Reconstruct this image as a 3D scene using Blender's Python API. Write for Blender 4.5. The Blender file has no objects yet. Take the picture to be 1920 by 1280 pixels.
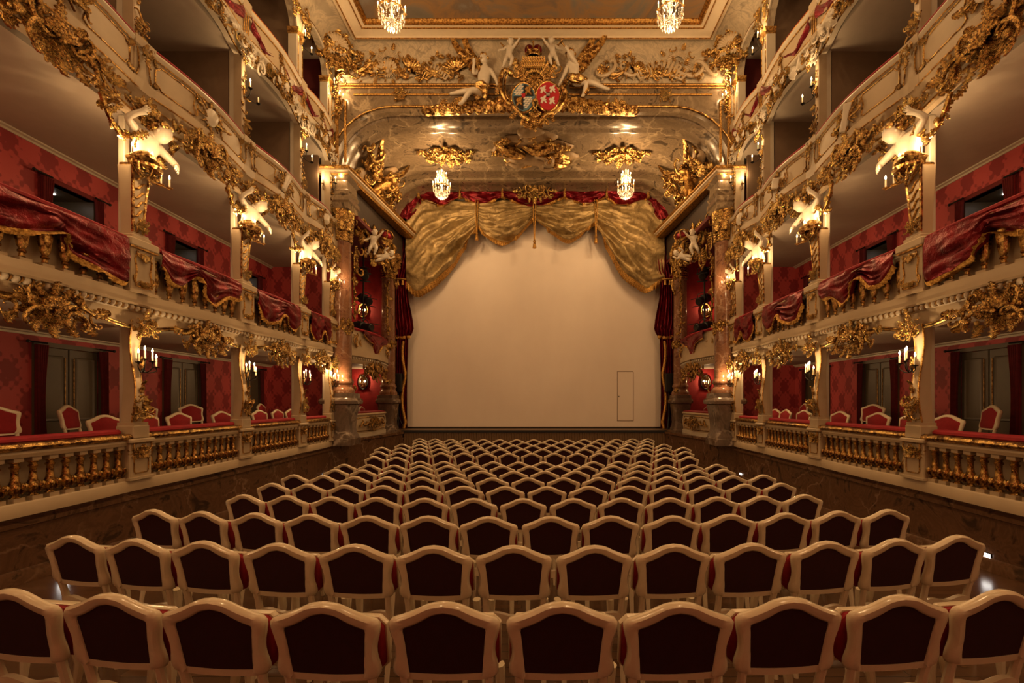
import bpy, bmesh, math, random
from mathutils import noise as mnoise
from mathutils import Vector, Matrix, Euler
PI = math.pi
sin, cos, rad = math.sin, math.cos, math.radians

# ------------------------------------------------------------------ camera, world, exposure
EYE = 2.13                      # eye height above the orchestra floor; heights below are given from the eye
FPX, VX, VY, CAMX = 820.0, 1010.2, 752.0, 0.162
sc = bpy.context.scene
cam_d = bpy.data.cameras.new('camera')
cam_d.sensor_width = 36.0
cam_d.lens = 36.0 * FPX / 1920.0
cam_d.shift_x = (960.0 - VX) / 1920.0
cam_d.shift_y = (VY - 640.0) / 1920.0
cam_d.clip_start = 0.05
cam_d.clip_end = 200
cam = bpy.data.objects.new('camera', cam_d)
cam.location = (CAMX, 0, EYE)
cam.rotation_euler = (PI / 2, 0, 0)
sc.collection.objects.link(cam)
sc.camera = cam
world = bpy.data.worlds.new('world')
sc.world = world
world.use_nodes = True
world.node_tree.nodes['Background'].inputs[0].default_value = (0.02, 0.012, 0.006, 1)
world.node_tree.nodes['Background'].inputs[1].default_value = 0.3
sc.view_settings.view_transform = 'Standard'
sc.view_settings.look = 'None'
sc.view_settings.exposure = 0.5
sc.view_settings.gamma = 1.0
sc.view_settings.use_curve_mapping = False
sc.cycles.max_bounces = 5
sc.cycles.diffuse_bounces = 2
sc.cycles.glossy_bounces = 2
sc.cycles.transmission_bounces = 3
sc.cycles.sample_clamp_indirect = 3.0
WARM = (1.0, 0.61, 0.275)
LAMP = 1.0                      # overall strength of all candle lights

# ------------------------------------------------------------------ helpers
COL = sc.collection
def at(px, py, d):
    """survey: photo pixel + distance -> point (height from the eye)"""
    return Vector(((px - VX) / FPX * d + CAMX, d, (VY - py) / FPX * d))

def link(o, parent=None):
    COL.objects.link(o)
    if parent is not None:
        o.parent = parent
    else:
        o.location.z += EYE
    return o

def tag(o, label=None, cat=None, group=None, kind=None):
    if label: o['label'] = label
    if cat: o['category'] = cat
    if group: o['group'] = group
    if kind: o['kind'] = kind
    return o

def thing(name, label, cat, loc=(0, 0, 0), rz=0.0, group=None, kind=None):
    o = bpy.data.objects.new(name, None)
    o.empty_display_size = 0.1
    o.location = loc
    o.rotation_euler = (0, 0, rz)
    link(o)
    return tag(o, label, cat, group, kind)

def inst(name, me, parent, loc=(0, 0, 0), rot=(0, 0, 0), scale=(1, 1, 1), label=None):
    o = bpy.data.objects.new(name, me)
    o.location = loc
    o.rotation_euler = rot
    o.scale = scale if hasattr(scale, '__len__') else (scale,) * 3
    link(o, parent)
    if label: o['label'] = label
    return o

def ordinal(n):
    return ['first', 'second', 'third', 'fourth', 'fifth', 'sixth', 'seventh', 'eighth', 'ninth', 'tenth',
            'eleventh', 'twelfth', 'thirteenth', 'fourteenth', 'fifteenth', 'sixteenth'][n - 1]

class MB:
    def __init__(self):
        self.v = []; self.f = []; self.m = []
        self.mi = 0
        self.M = None
    def add(self, vs, fs):
        b = len(self.v)
        if self.M is not None:
            vs = [self.M @ Vector(p) for p in vs]
        self.v += [tuple(p) for p in vs]
        self.f += [tuple(i + b for i in f) for f in fs]
        self.m += [self.mi] * len(fs)
        return self
    def box(self, x0, x1, y0, y1, z0, z1):
        vs = [(x, y, z) for z in (z0, z1) for y in (y0, y1) for x in (x0, x1)]
        return self.add(vs, [(0, 2, 3, 1), (4, 5, 7, 6), (0, 1, 5, 4), (2, 6, 7, 3), (0, 4, 6, 2), (1, 3, 7, 5)])
    def cbox(self, x0, x1, y0, y1, z0, z1, c=0.01):
        """box with chamfered vertical and horizontal edges (octagonal loft)"""
        def ring(i, z):
            return [(x0 + i + c, y0 + i, z), (x1 - i - c, y0 + i, z), (x1 - i, y0 + i + c, z), (x1 - i, y1 - i - c, z),
                    (x1 - i - c, y1 - i, z), (x0 + i + c, y1 - i, z), (x0 + i, y1 - i - c, z), (x0 + i, y0 + i + c, z)]
        return self.loft([ring(c, z0), ring(0, z0 + c), ring(0, z1 - c), ring(c, z1)])
    def loft(self, rings, caps=True, closed=False):
        n = len(rings[0]); vs = []; fs = []
        for r in rings: vs += r
        k = len(rings)
        for i in range(k if closed else k - 1):
            a, b = i * n, ((i + 1) % k) * n
            for j in range(n):
                j2 = (j + 1) % n
                fs.append((a + j, a + j2, b + j2, b + j))
        if caps and not closed:
            fs.append(tuple(range(n - 1, -1, -1)))
            fs.append(tuple(range((k - 1) * n, k * n)))
        return self.add(vs, fs)
    def tube(self, pts, r, seg=6, closed=False, flat=1.0, up=None):
        """tube along pts; r number or list; flat squeezes the section along the second axis"""
        pts = [Vector(p) for p in pts]; n = len(pts)
        if not hasattr(r, '__len__'): r = [r] * n
        rings = []; ref = Vector(up) if up else None; prev = None
        for i, p in enumerate(pts):
            if closed: t = pts[(i + 1) % n] - pts[i - 1]
            else: t = pts[min(i + 1, n - 1)] - pts[max(i - 1, 0)]
            if t.length < 1e-9: t = Vector((0, 0, 1))
            t.normalize()
            if ref is not None: a = ref - t * ref.dot(t)
            elif prev is not None: a = prev - t * prev.dot(t)
            else:
                a = Vector((0, 1, 0)) - t * t.y
                if a.length < 0.1: a = Vector((1, 0, 0)) - t * t.x
            if a.length < 1e-6: a = Vector((1, 0, 0))
            a.normalize(); prev = a
            b = t.cross(a)
            rings.append([tuple(p + a * (cos(2 * PI * k / seg) * r[i] * flat) + b * (sin(2 * PI * k / seg) * r[i])) for k in range(seg)])
        return self.loft(rings, caps=True, closed=closed)
    def lathe(self, prof, seg=12, square=False):
        rings = []
        for (r, z) in prof:
            rings.append([(r * cos(2 * PI * (k + .5) / seg), r * sin(2 * PI * (k + .5) / seg), z) for k in range(seg)])
        return self.loft(rings)
    def sphere(self, c, r, seg=8, rings=5, sx=1, sy=1, sz=1):
        c = Vector(c)
        rr = []
        for i in range(rings + 1):
            a = -PI / 2 + PI * i / rings
            q = max(cos(a), 0.02)
            rr.append([(c.x + r * sx * q * cos(2 * PI * k / seg), c.y + r * sy * q * sin(2 * PI * k / seg), c.z + r * sz * sin(a)) for k in range(seg)])
        return self.loft(rr)
    def grid(self, fn, nu, nv, thick=None):
        """surface fn(i/nu, j/nv) -> point; thick = offset vector makes a closed sheet"""
        vs = [fn(i / nu, j / nv) for j in range(nv + 1) for i in range(nu + 1)]
        w = nu + 1
        fs = [(j * w + i, j * w + i + 1, (j + 1) * w + i + 1, (j + 1) * w + i) for j in range(nv) for i in range(nu)]
        if thick is not None:
            N = len(vs); t = Vector(thick)
            vs = [Vector(p) for p in vs]
            vs = vs + [p + t for p in vs]
            fs = fs + [tuple(N + i for i in reversed(f)) for f in fs]
            edge = [i for i in range(w)] + [j * w + nu for j in range(1, nv + 1)] + [nv * w + i for i in range(nu - 1, -1, -1)] + [j * w for j in range(nv - 1, 0, -1)]
            m = len(edge)
            fs += [(edge[(k + 1) % m], edge[k], N + edge[k], N + edge[(k + 1) % m]) for k in range(m)]
        return self.add(vs, fs)
    def prism(self, poly, y0, y1):
        """polygon (x,z) extruded along y"""
        n = len(poly)
        vs = [(x, y0, z) for x, z in poly] + [(x, y1, z) for x, z in poly]
        fs = [tuple(range(n)), tuple(range(2 * n - 1, n - 1, -1))] + [(i, i + n, (i + 1) % n + n, (i + 1) % n) for i in range(n)]
        return self.add(vs, fs)
    def sweep(self, prof, us, off=None):
        """closed profile [(n,z)] swept along u; n points to -y (into the hall); off(u) shifts n"""
        rings = []
        for u in us:
            o = off(u) if off else 0.0
            rings.append([(u, -(n + o), z) for n, z in prof])
        return self.loft(rings)
    def mesh(self, name, mats, smooth=True, angle=40):
        me = bpy.data.meshes.new(name)
        me.from_pydata(self.v, [], self.f)
        mats = mats if isinstance(mats, (list, tuple)) else [mats]
        for m in mats: me.materials.append(m)
        if len(mats) > 1: me.polygons.foreach_set('material_index', self.m)
        bm = bmesh.new(); bm.from_mesh(me)
        bmesh.ops.recalc_face_normals(bm, faces=bm.faces)
        bm.to_mesh(me); bm.free()
        if smooth:
            me.polygons.foreach_set('use_smooth', [True] * len(me.polygons))
            me.set_sharp_from_angle(angle=rad(angle))
        me.update()
        return me
    def obj(self, name, mats, parent=None, loc=(0, 0, 0), rot=(0, 0, 0), scale=(1, 1, 1), smooth=True, angle=40, label=None):
        return inst(name, self.mesh(name, mats, smooth, angle), parent, loc, rot, scale, label)

def struct(mb, name, mats, loc=(0, 0, 0), smooth=False, label=None, cat=None):
    o = mb.obj(name, mats, None, loc, smooth=smooth)
    o['kind'] = 'structure'
    if label: o['label'] = label
    if cat: o['category'] = cat
    return o

def lin(a, b, n):
    return [a + (b - a) * i / n for i in range(n + 1)]

def interp(pts, t):
    """piecewise linear interpolation of [(t, value...)]"""
    if t <= pts[0][0]: return pts[0][1]
    for (a, va), (b, vb) in zip(pts, pts[1:]):
        if t <= b:
            k = (t - a) / (b - a) if b > a else 0
            k = k * k * (3 - 2 * k) if False else k
            return va + (vb - va) * k
    return pts[-1][1]

def poly_at(pts, t):
    """point at fraction t (by length) of a polyline, Catmull-Rom smoothed"""
    n = len(pts) - 1
    L = [0.0]
    for i in range(n): L.append(L[-1] + (Vector(pts[i + 1]) - Vector(pts[i])).length)
    x = t * L[-1]
    i = 0
    while i < n - 1 and L[i + 1] < x: i += 1
    k = (x - L[i]) / max(L[i + 1] - L[i], 1e-9)
    p0 = Vector(pts[max(i - 1, 0)]); p1 = Vector(pts[i]); p2 = Vector(pts[i + 1]); p3 = Vector(pts[min(i + 2, n)])
    return 0.5 * ((2 * p1) + (p2 - p0) * k + (2 * p0 - 5 * p1 + 4 * p2 - p3) * k * k + (3 * p1 - p0 - 3 * p2 + p3) * k ** 3)

# ------------------------------------------------------------------ materials
MATS = {}
def new_mat(name):
    m = bpy.data.materials.new(name); m.use_nodes = True
    MATS[name] = m
    nt = m.node_tree
    return m, nt, nt.nodes['Principled BSDF']
def setp(b, col=None, rough=None, metal=None, **kw):
    if col is not None: b.inputs['Base Color'].default_value = (*col, 1)
    if rough is not None: b.inputs['Roughness'].default_value = rough
    if metal is not None: b.inputs['Metallic'].default_value = metal
    for k, v in kw.items():
        b.inputs[k.replace('_', ' ')].default_value = v
def coords(nt, scale=(1, 1, 1), kind='Object'):
    t = nt.nodes.new('ShaderNodeTexCoord'); mp = nt.nodes.new('ShaderNodeMapping')
    mp.inputs['Scale'].default_value = scale
    nt.links.new(t.outputs[kind], mp.inputs['Vector'])
    return mp.outputs['Vector']
def noise(nt, vec, scale, detail=4, rough=.55, dist=0.0):
    n = nt.nodes.new('ShaderNodeTexNoise')
    n.inputs['Scale'].default_value = scale; n.inputs['Detail'].default_value = detail
    n.inputs['Roughness'].default_value = rough; n.inputs['Distortion'].default_value = dist
    nt.links.new(vec, n.inputs['Vector'])
    return n.outputs['Fac']
def ramp(nt, fac, stops):
    r = nt.nodes.new('ShaderNodeValToRGB')
    e = r.color_ramp.elements
    while len(e) < len(stops): e.new(0.5)
    for k, (p, c) in enumerate(stops):
        e[k].position = p; e[k].color = (*c, 1)
    nt.links.new(fac, r.inputs['Fac'])
    return r.outputs['Color']
def mix(nt, fac, a, b, mode='MIX'):
    m = nt.nodes.new('ShaderNodeMix'); m.data_type = 'RGBA'; m.blend_type = mode
    for val, sock in ((fac, m.inputs[0]), (a, m.inputs[6]), (b, m.inputs[7])):
        if hasattr(val, 'default_value') or hasattr(val, 'links'): nt.links.new(val, sock)
        elif isinstance(val, (int, float)): sock.default_value = val
        else: sock.default_value = (*val, 1)
    return m.outputs[2]
def math_n(nt, op, a, b=None):
    m = nt.nodes.new('ShaderNodeMath'); m.operation = op
    for val, sock in ((a, m.inputs[0]), (b, m.inputs[1])):
        if val is None: continue
        if isinstance(val, (int, float)): sock.default_value = val
        else: nt.links.new(val, sock)
    return m.outputs[0]
def bump(nt, b, fac, strength=.2, dist=.02):
    n = nt.nodes.new('ShaderNodeBump'); n.inputs['Strength'].default_value = strength; n.inputs['Distance'].default_value = dist
    nt.links.new(fac, n.inputs['Height']); nt.links.new(n.outputs['Normal'], b.inputs['Normal'])

def simple(name, col, rough=.5, metal=0.0, var=0.0, vscale=6, bmp=0.0, bscale=40, **kw):
    m, nt, b = new_mat(name)
    setp(b, col, rough, metal, **kw)
    v = None
    if var > 0:
        v = coords(nt)
        f = noise(nt, v, vscale, 5)
        c = ramp(nt, f, [(0.3, tuple(x * (1 - var) for x in col)), (0.7, tuple(min(1, x * (1 + var * .6)) for x in col))])
        nt.links.new(c, b.inputs['Base Color'])
    if bmp > 0:
        v = v or coords(nt)
        bump(nt, b, noise(nt, v, bscale, 3), bmp)
    return m

def gold_mat(name, hi, lo, rough, scale=9):
    m, nt, b = new_mat(name)
    v = coords(nt)
    f = noise(nt, v, scale, 6, .65)
    nt.links.new(ramp(nt, f, [(0.42, lo), (0.56, hi)]), b.inputs['Base Color'])
    setp(b, None, rough, 1.0)
    r = noise(nt, v, scale * 2.3, 3)
    rr = math_n(nt, 'MULTIPLY_ADD', r, .25); rr.node.inputs[2].default_value = rough - .1
    nt.links.new(rr, b.inputs['Roughness'])
    bump(nt, b, noise(nt, v, scale * 3, 4), .45, .03)
    return m
GOLD = gold_mat('gilding', (0.86, 0.58, 0.21), (0.15, 0.06, 0.015), .19, 11)
GOLDF = gold_mat('gilding_fine', (0.76, 0.46, 0.14), (0.30, 0.14, 0.04), .32, 22)
GOLDD = gold_mat('gilding_worn', (0.66, 0.41, 0.13), (0.11, 0.045, 0.012), .21, 14)
CREAM = simple('cream_paint', (0.52, 0.41, 0.27), .45, var=.10, vscale=3)
WHITE = simple('white_paint', (0.62, 0.55, 0.43), .42, var=.05)
STATUE = simple('white_polish_plaster', (0.66, 0.59, 0.48), .38, var=.06, vscale=12)
CHAIRW = simple('chair_ivory_lacquer', (0.82, 0.70, 0.50), .22, var=.05, vscale=8, Coat_Weight=.5, Coat_Roughness=.1)
UPH = simple('red_upholstery', (0.30, 0.008, 0.014), .85, var=.12, vscale=30)
COVER = simple('dark_burgundy_back_cloth', (0.035, 0.003, 0.005), .9, var=.15, vscale=30)
REDC = simple('red_velvet', (0.30, 0.006, 0.016), .75, var=.2, vscale=10)
IVORY = simple('pale_ivory_paint', (0.86, 0.74, 0.55), .4, var=.05)
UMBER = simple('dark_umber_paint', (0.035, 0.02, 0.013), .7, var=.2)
STUCCO = simple('ochre_stucco', (0.36, 0.25, 0.14), .5, var=.25, vscale=5)
BOXW = simple('box_ceiling_plaster', (0.50, 0.43, 0.35), .7, var=.05)
PART = simple('partition_paint', (0.20, 0.13, 0.08), .75, var=.08)
DOORM = simple('door_grey_paint', (0.12, 0.095, 0.062), .45, var=.06)
IRON = simple('black_iron', (0.02, 0.017, 0.014), .45, .6)
BLACK = simple('black_housing', (0.012, 0.011, 0.012), .5)
WAX = simple('candle_wax', (0.55, 0.48, 0.34), .5, Subsurface_Weight=0.0)
CURT = simple('dark_red_cloth', (0.16, 0.012, 0.014), .8, var=.25, vscale=14)
def shiny_red(name, col, rough):
    m, nt, b = new_mat(name)
    v = coords(nt)
    f = noise(nt, v, 5, 5, .6, .4)
    nt.links.new(ramp(nt, f, [(.3, tuple(x * .35 for x in col)), (.7, col)]), b.inputs['Base Color'])
    setp(b, None, rough, .6)
    bump(nt, b, noise(nt, v, 16, 4, .6, .6), .5, .03)
    return m
SATIN = shiny_red('crimson_lacquered_drape', (0.24, 0.004, 0.013), .32)
def foil(name, hi, lo, rough):
    m, nt, b = new_mat(name)
    v = coords(nt)
    f = noise(nt, v, 3.5, 6, .65, .5)
    nt.links.new(ramp(nt, f, [(.32, lo), (.62, hi)]), b.inputs['Base Color'])
    setp(b, None, rough, .45)
    bump(nt, b, noise(nt, v, 7, 5, .6, 1.0), .5, .05)
    return m
FOIL = foil('gold_cloth', (0.46, 0.335, 0.15), (0.19, 0.125, 0.05), .46)
FRINGE = gold_mat('gold_fringe', (0.70, 0.42, 0.12), (0.33, 0.16, 0.04), .5, 30)

def marble(name, base, mid, vein, scale, rough, vein_w=.06, warp=1.6):
    m, nt, b = new_mat(name)
    v = coords(nt)
    f1 = noise(nt, v, scale, 8, .6, warp)
    c1 = ramp(nt, f1, [(.36, base), (.44, mid), (.52, tuple(x * .75 for x in mid)), (.58, mid), (.66, base)])
    w = nt.nodes.new('ShaderNodeTexNoise'); w.inputs['Scale'].default_value = scale * 1.4; w.inputs['Detail'].default_value = 6
    nt.links.new(v, w.inputs['Vector'])
    mx = nt.nodes.new('ShaderNodeVectorMath'); mx.operation = 'MULTIPLY_ADD'
    nt.links.new(w.outputs['Color'], mx.inputs[0]); mx.inputs[1].default_value = (.7 / scale * 2,) * 3
    nt.links.new(v, mx.inputs[2])
    vo = nt.nodes.new('ShaderNodeTexVoronoi'); vo.feature = 'DISTANCE_TO_EDGE'; vo.inputs['Scale'].default_value = scale * .9
    nt.links.new(mx.outputs[0], vo.inputs['Vector'])
    vf = ramp(nt, vo.outputs['Distance'], [(0.0, (1, 1, 1)), (vein_w, (0, 0, 0))])
    msk = noise(nt, v, scale * .8, 3)
    mk = ramp(nt, msk, [(.42, (0, 0, 0)), (.6, (1, 1, 1))])
    fac = mix(nt, 1.0, vf, mk, 'MULTIPLY')
    sep = nt.nodes.new('ShaderNodeSeparateColor'); nt.links.new(fac, sep.inputs[0])
    ff = math_n(nt, 'MULTIPLY', sep.outputs[0], .75)
    nt.links.new(mix(nt, ff, c1, vein), b.inputs['Base Color'])
    setp(b, None, rough)
    return m
MGREY = marble('grey_stucco_marble', (0.075, 0.055, 0.037), (0.245, 0.18, 0.115), (0.50, 0.39, 0.25), 1.3, .2, .06, 2.2)
MPALE = marble('pale_stucco_marble', (0.42, 0.36, 0.27), (0.64, 0.545, 0.40), (0.24, 0.20, 0.15), 1.3, .3, .04, 2.4)
MRED = marble('rose_brown_marble', (0.12, 0.05, 0.03), (0.25, 0.12, 0.066), (0.46, 0.31, 0.21), 2.2, .11, .05)
MDARK = marble('dark_brown_marble', (0.055, 0.032, 0.02), (0.17, 0.09, 0.05), (0.34, 0.22, 0.14), 1.7, .2, .04)
MPED = marble('grey_brown_pedestal_marble', (0.09, 0.065, 0.05), (0.17, 0.12, 0.09), (0.55, 0.45, 0.36), 1.5, .18, .07)

def damask(name, hi, lo):
    m, nt, b = new_mat(name)
    v = coords(nt)
    sp = nt.nodes.new('ShaderNodeSeparateXYZ'); nt.links.new(v, sp.inputs[0])
    hor = math_n(nt, 'ADD', sp.outputs[0], sp.outputs[1])
    k = 2 * PI / .52
    a = math_n(nt, 'SINE', math_n(nt, 'MULTIPLY', hor, k))
    z = math_n(nt, 'MULTIPLY', sp.outputs[2], k * .62)
    c = math_n(nt, 'COSINE', z)
    p = math_n(nt, 'MULTIPLY', a, c)
    a2 = math_n(nt, 'SINE', math_n(nt, 'MULTIPLY', hor, k * 4)); c2 = math_n(nt, 'COSINE', math_n(nt, 'MULTIPLY', z, 5.0))
    q = math_n(nt, 'MULTIPLY', math_n(nt, 'MULTIPLY', a2, c2), .45)
    n1 = math_n(nt, 'MULTIPLY', math_n(nt, 'SUBTRACT', noise(nt, v, 9, 4), .5), 1.6)
    s = math_n(nt, 'ADD', math_n(nt, 'ADD', p, q), n1)
    f = ramp(nt, math_n(nt, 'MULTIPLY_ADD', s, .35), [(.50, (0, 0, 0)), (.60, (1, 1, 1))]); f.node.inputs[0].links[0].from_node.inputs[2].default_value = .5
    sc_ = nt.nodes.new('ShaderNodeSeparateColor'); nt.links.new(f, sc_.inputs[0])
    nt.links.new(mix(nt, sc_.outputs[0], hi, lo), b.inputs['Base Color'])
    setp(b, None, .6)
    return m
DAMASK = damask('red_damask', (0.54, 0.075, 0.075), (0.30, 0.028, 0.034))
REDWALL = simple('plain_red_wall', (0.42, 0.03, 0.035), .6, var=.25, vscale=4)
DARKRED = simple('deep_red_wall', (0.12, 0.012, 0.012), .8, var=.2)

def wood(name, a, b_, scale=(1, 12, 12), rough=.35):
    m, nt, b = new_mat(name)
    f = noise(nt, coords(nt, scale), 3, 6, .6, .6)
    nt.links.new(ramp(nt, f, [(.3, a), (.7, b_)]), b.inputs['Base Color'])
    setp(b, None, rough)
    return m
PLANK = wood('stage_plank_wood', (0.10, 0.055, 0.025), (0.22, 0.13, 0.06), (14, 14, 1), .45)
def parquet():
    m, nt, b = new_mat('parquet_floor')
    v = coords(nt)
    br = nt.nodes.new('ShaderNodeTexBrick'); br.inputs['Scale'].default_value = 1.0
    br.inputs['Brick Width'].default_value = .9; br.inputs['Row Height'].default_value = .11; br.inputs['Mortar Size'].default_value = .003
    br.inputs['Color1'].default_value = (0.075, 0.035, 0.016, 1); br.inputs['Color2'].default_value = (0.11, 0.052, 0.024, 1)
    br.inputs['Mortar'].default_value = (0.02, 0.01, 0.006, 1)
    nt.links.new(v, br.inputs['Vector']); nt.links.new(br.outputs['Color'], b.inputs['Base Color'])
    setp(b, None, .22)
    return m
FLOORM = parquet()
def sky_paint():
    m, nt, b = new_mat('ceiling_fresco')
    v = coords(nt)
    f = noise(nt, v, .55, 8, .6, 1.6)
    c = ramp(nt, f, [(.26, (0.10, 0.10, 0.085)), (.40, (0.20, 0.18, 0.15)), (.50, (0.32, 0.19, 0.085)), (.58, (0.19, 0.14, 0.10)), (.70, (0.24, 0.23, 0.21))])
    nt.links.new(c, b.inputs['Base Color']); setp(b, None, .6)
    return m
FRESCO = sky_paint()
def canvas():
    m, nt, b = new_mat('painted_canvas')
    v = coords(nt)
    f = noise(nt, coords(nt, (.35, .35, .25)), 1.2, 4)
    nt.links.new(ramp(nt, f, [(.3, (0.80, 0.70, 0.62)), (.7, (0.90, 0.80, 0.71))]), b.inputs['Base Color'])
    setp(b, None, .75)
    return m
CANVAS = canvas()
def emit(name, col, strength, sampled=False):
    m = bpy.data.materials.new(name); m.use_nodes = True
    nt = m.node_tree; nt.nodes.remove(nt.nodes['Principled BSDF'])
    e = nt.nodes.new('ShaderNodeEmission'); e.inputs[0].default_value = (*col, 1); e.inputs[1].default_value = strength
    nt.links.new(e.outputs[0], nt.nodes['Material Output'].inputs['Surface'])
    if not sampled: m.cycles.emission_sampling = 'NONE'
    return m
FLAME = emit('flame', (1.0, 0.72, 0.36), 18.0)
STRIP = emit('cool_lamp_strip', (1.0, 0.93, 0.85), 7.0, True)
def crystal():
    m, nt, b = new_mat('crystal_glass')
    setp(b, (1, .97, .9), .02, 0, IOR=1.55, Transmission_Weight=.55)
    return m
CRYSTAL = crystal()
def mirror():
    m, nt, b = new_mat('mirror_glass'); setp(b, (.85, .82, .75), .06, 1.0); return m
MIRROR = mirror()

def lamp(loc, power, parent=None, r=.03, col=WARM):
    l = bpy.data.lights.new('candle_light', 'POINT')
    l.energy = power * LAMP; l.color = col; l.shadow_soft_size = r
    o = bpy.data.objects.new('candle_light', l)
    o.location = loc
    link(o, parent)
    return o
# ------------------------------------------------------------------ the house: lines shared by everything
def W(y): return 5.32 + 0.0185 * y
def XB(y): return 7.21 + 0.036 * y
def wloc(s, y, z, n=0.0): return (s * (W(y) - n), y, z)
def wrz(s): return -s * (PI / 2 + 0.0185)
POSTS = [3.7, 6.04, 8.28, 10.36, 11.9]          # depths of the box posts
BAYS = list(zip(POSTS, POSTS[1:]))
SIDE = {-1: 'left', 1: 'right'}
sidename = lambda s: 'left' if s < 0 else 'right'
BAYW = ['nearest the camera', 'second from the camera', 'third from the camera', 'next to the stage column']
POSTW = ['', 'nearest the camera', 'second from the camera', 'third from the camera', 'next to the stage column']
TIERW = {1: 'lowest tier', 2: 'second tier', 3: 'third tier', 4: 'top tier'}
YB = -6.0                                       # rear wall behind the camera

def plate(pts, z0, z1, name, m, kind=True, label=None):
    mb = MB(); n = len(pts)
    mb.add([(x, y, z0) for x, y in pts] + [(x, y, z1) for x, y in pts],
           [tuple(range(n)), tuple(range(2 * n - 1, n - 1, -1))] + [(i, (i + 1) % n, (i + 1) % n + n, i + n) for i in range(n)])
    return struct(mb, name, m, label=label)

# floor: raked down to row nine, then the flat cover of the orchestra pit
mb = MB()
fz = lambda y: -1.82 - 0.0514 * (y - 1.98)
def floor_at(y): return fz(y) if y < 9.63 else -2.13
yA, yM, yE = YB, 9.63, 16.3
mb.add([(-6, yA, fz(yA)), (6, yA, fz(yA)), (6, yM, fz(yM)), (-6, yM, fz(yM)), (6, yM, -2.13), (-6, yM, -2.13), (6, yE, -2.13), (-6, yE, -2.13),
        (-6, yA, -2.6), (6, yA, -2.6), (6, yE, -2.6), (-6, yE, -2.6)],
       [(0, 1, 2, 3), (3, 2, 4, 5), (5, 4, 6, 7), (8, 9, 10, 11), (0, 8, 9, 1), (7, 6, 10, 11), (0, 3, 5, 7, 11, 8), (1, 2, 4, 6, 10, 9)])
struct(mb, 'floor', FLOORM, label='dark parquet floor of the stalls')

for s in (-1, 1):
    sd = sidename(s)
    # marble dado under the lowest boxes
    prof = [(0.0, -2.75), (0.0, -1.36), (.05, -1.34), (.05, -1.29), (.02, -1.27), (.04, -1.22), (-.3, -1.22), (-.3, -2.75)]
    mb = MB()
    rings = [[(s * (W(y) - n), y, z) for n, z in prof] for y in lin(YB, 11.95, 12)]
    mb.loft(rings)
    struct(mb, 'wall_' + sd, MDARK, smooth=True, label='dark brown marble wall under the %s boxes' % sd)
    mb = MB()
    mb.loft([[(s * (W(y) - n), y, floor_at(y) + z) for n, z in [(-.02, -.05), (.025, -.05), (.025, .13), (.01, .16), (-.02, .16)]] for y in lin(YB, 11.9, 10)])
    struct(mb, 'baseboard_' + sd, MDARK, smooth=True)
    mb = MB()
    path = [(W(11.95), 11.95), (5.42, 12.4), (5.05, 14.3), (4.78, 16.05)]
    mb.loft([[(s * (x - n), y, z) for n, z in [(0, -2.6), (0, -1.2), (.05, -1.18), (.05, -1.10), (-.9, -1.10), (-.9, -2.6)]] for x, y in path])
    struct(mb, 'wall_%s' % sd, MDARK, smooth=True, label='dark marble base wall below the %s stage box' % sd)

    # floors / ceilings of the tiers
    def deck(z0, z1, m, y1=12.8, x_in=0.06):
        plate([(s * (W(YB) + x_in), YB), (s * (W(y1) + x_in), y1), (s * (XB(y1) + .1), y1), (s * (XB(YB) + .1), YB)], z0, z1, 'ceiling', m)
    deck(-1.4, -1.2, FLOORM)
    deck(1.05, 1.42, BOXW)
    deck(3.93, 4.36, BOXW)
    deck(6.60, 6.78, BOXW)
    deck(9.62, 9.75, BOXW)
    # cornice line under the box ceilings
    for zc in (1.05, 3.93):
        mb = MB()
        mb.loft([[(s * (XB(y) - n), y, zc - z) for n, z in [(-.02, -.02), (.07, -.02), (.06, .02), (.02, .03), (.015, .06), (-.02, .06)]] for y in (YB, 12.8)])
        struct(mb, 'trim_1', WHITE)

def back_wall(s, z0, z1, m, openings, y0=YB, y1=12.8):
    """box back wall as separate solid pieces round its door openings"""
    mb = MB()
    def seg(a, b, za, zb):
        if b - a < 1e-4 or zb - za < 1e-4: return
        xa, xb, t = XB(a), XB(b), .12
        mb.add([(s * xa, a, za), (s * xb, b, za), (s * xb, b, zb), (s * xa, a, zb), (s * (xa + t), a, za), (s * (xb + t), b, za), (s * (xb + t), b, zb), (s * (xa + t), a, zb)],
               [(0, 1, 2, 3), (7, 6, 5, 4), (0, 4, 5, 1), (1, 5, 6, 2), (2, 6, 7, 3), (3, 7, 4, 0)])
    y = y0
    for (a, b, zb, zt) in sorted(openings):
        seg(y, a, z0, z1); seg(a, b, zt, z1); seg(a, b, z0, zb); y = b
    seg(y, y1, z0, z1)
    struct(mb, 'wall_' + sidename(s), m, label='%s red damask back wall of the boxes' % sidename(s) if m is DAMASK else '%s dark back wall of the upper boxes' % sidename(s))
    # end wall toward the stage
    mb = MB()
    mb.box(min(s * 5.62, s * (XB(y1) + .1)), max(s * 5.62, s * (XB(y1) + .1)), y1, y1 + .12, z0, z1)
    struct(mb, 'wall_' + sidename(s), m, label='%s end wall of the boxes toward the stage' % sidename(s))

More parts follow.
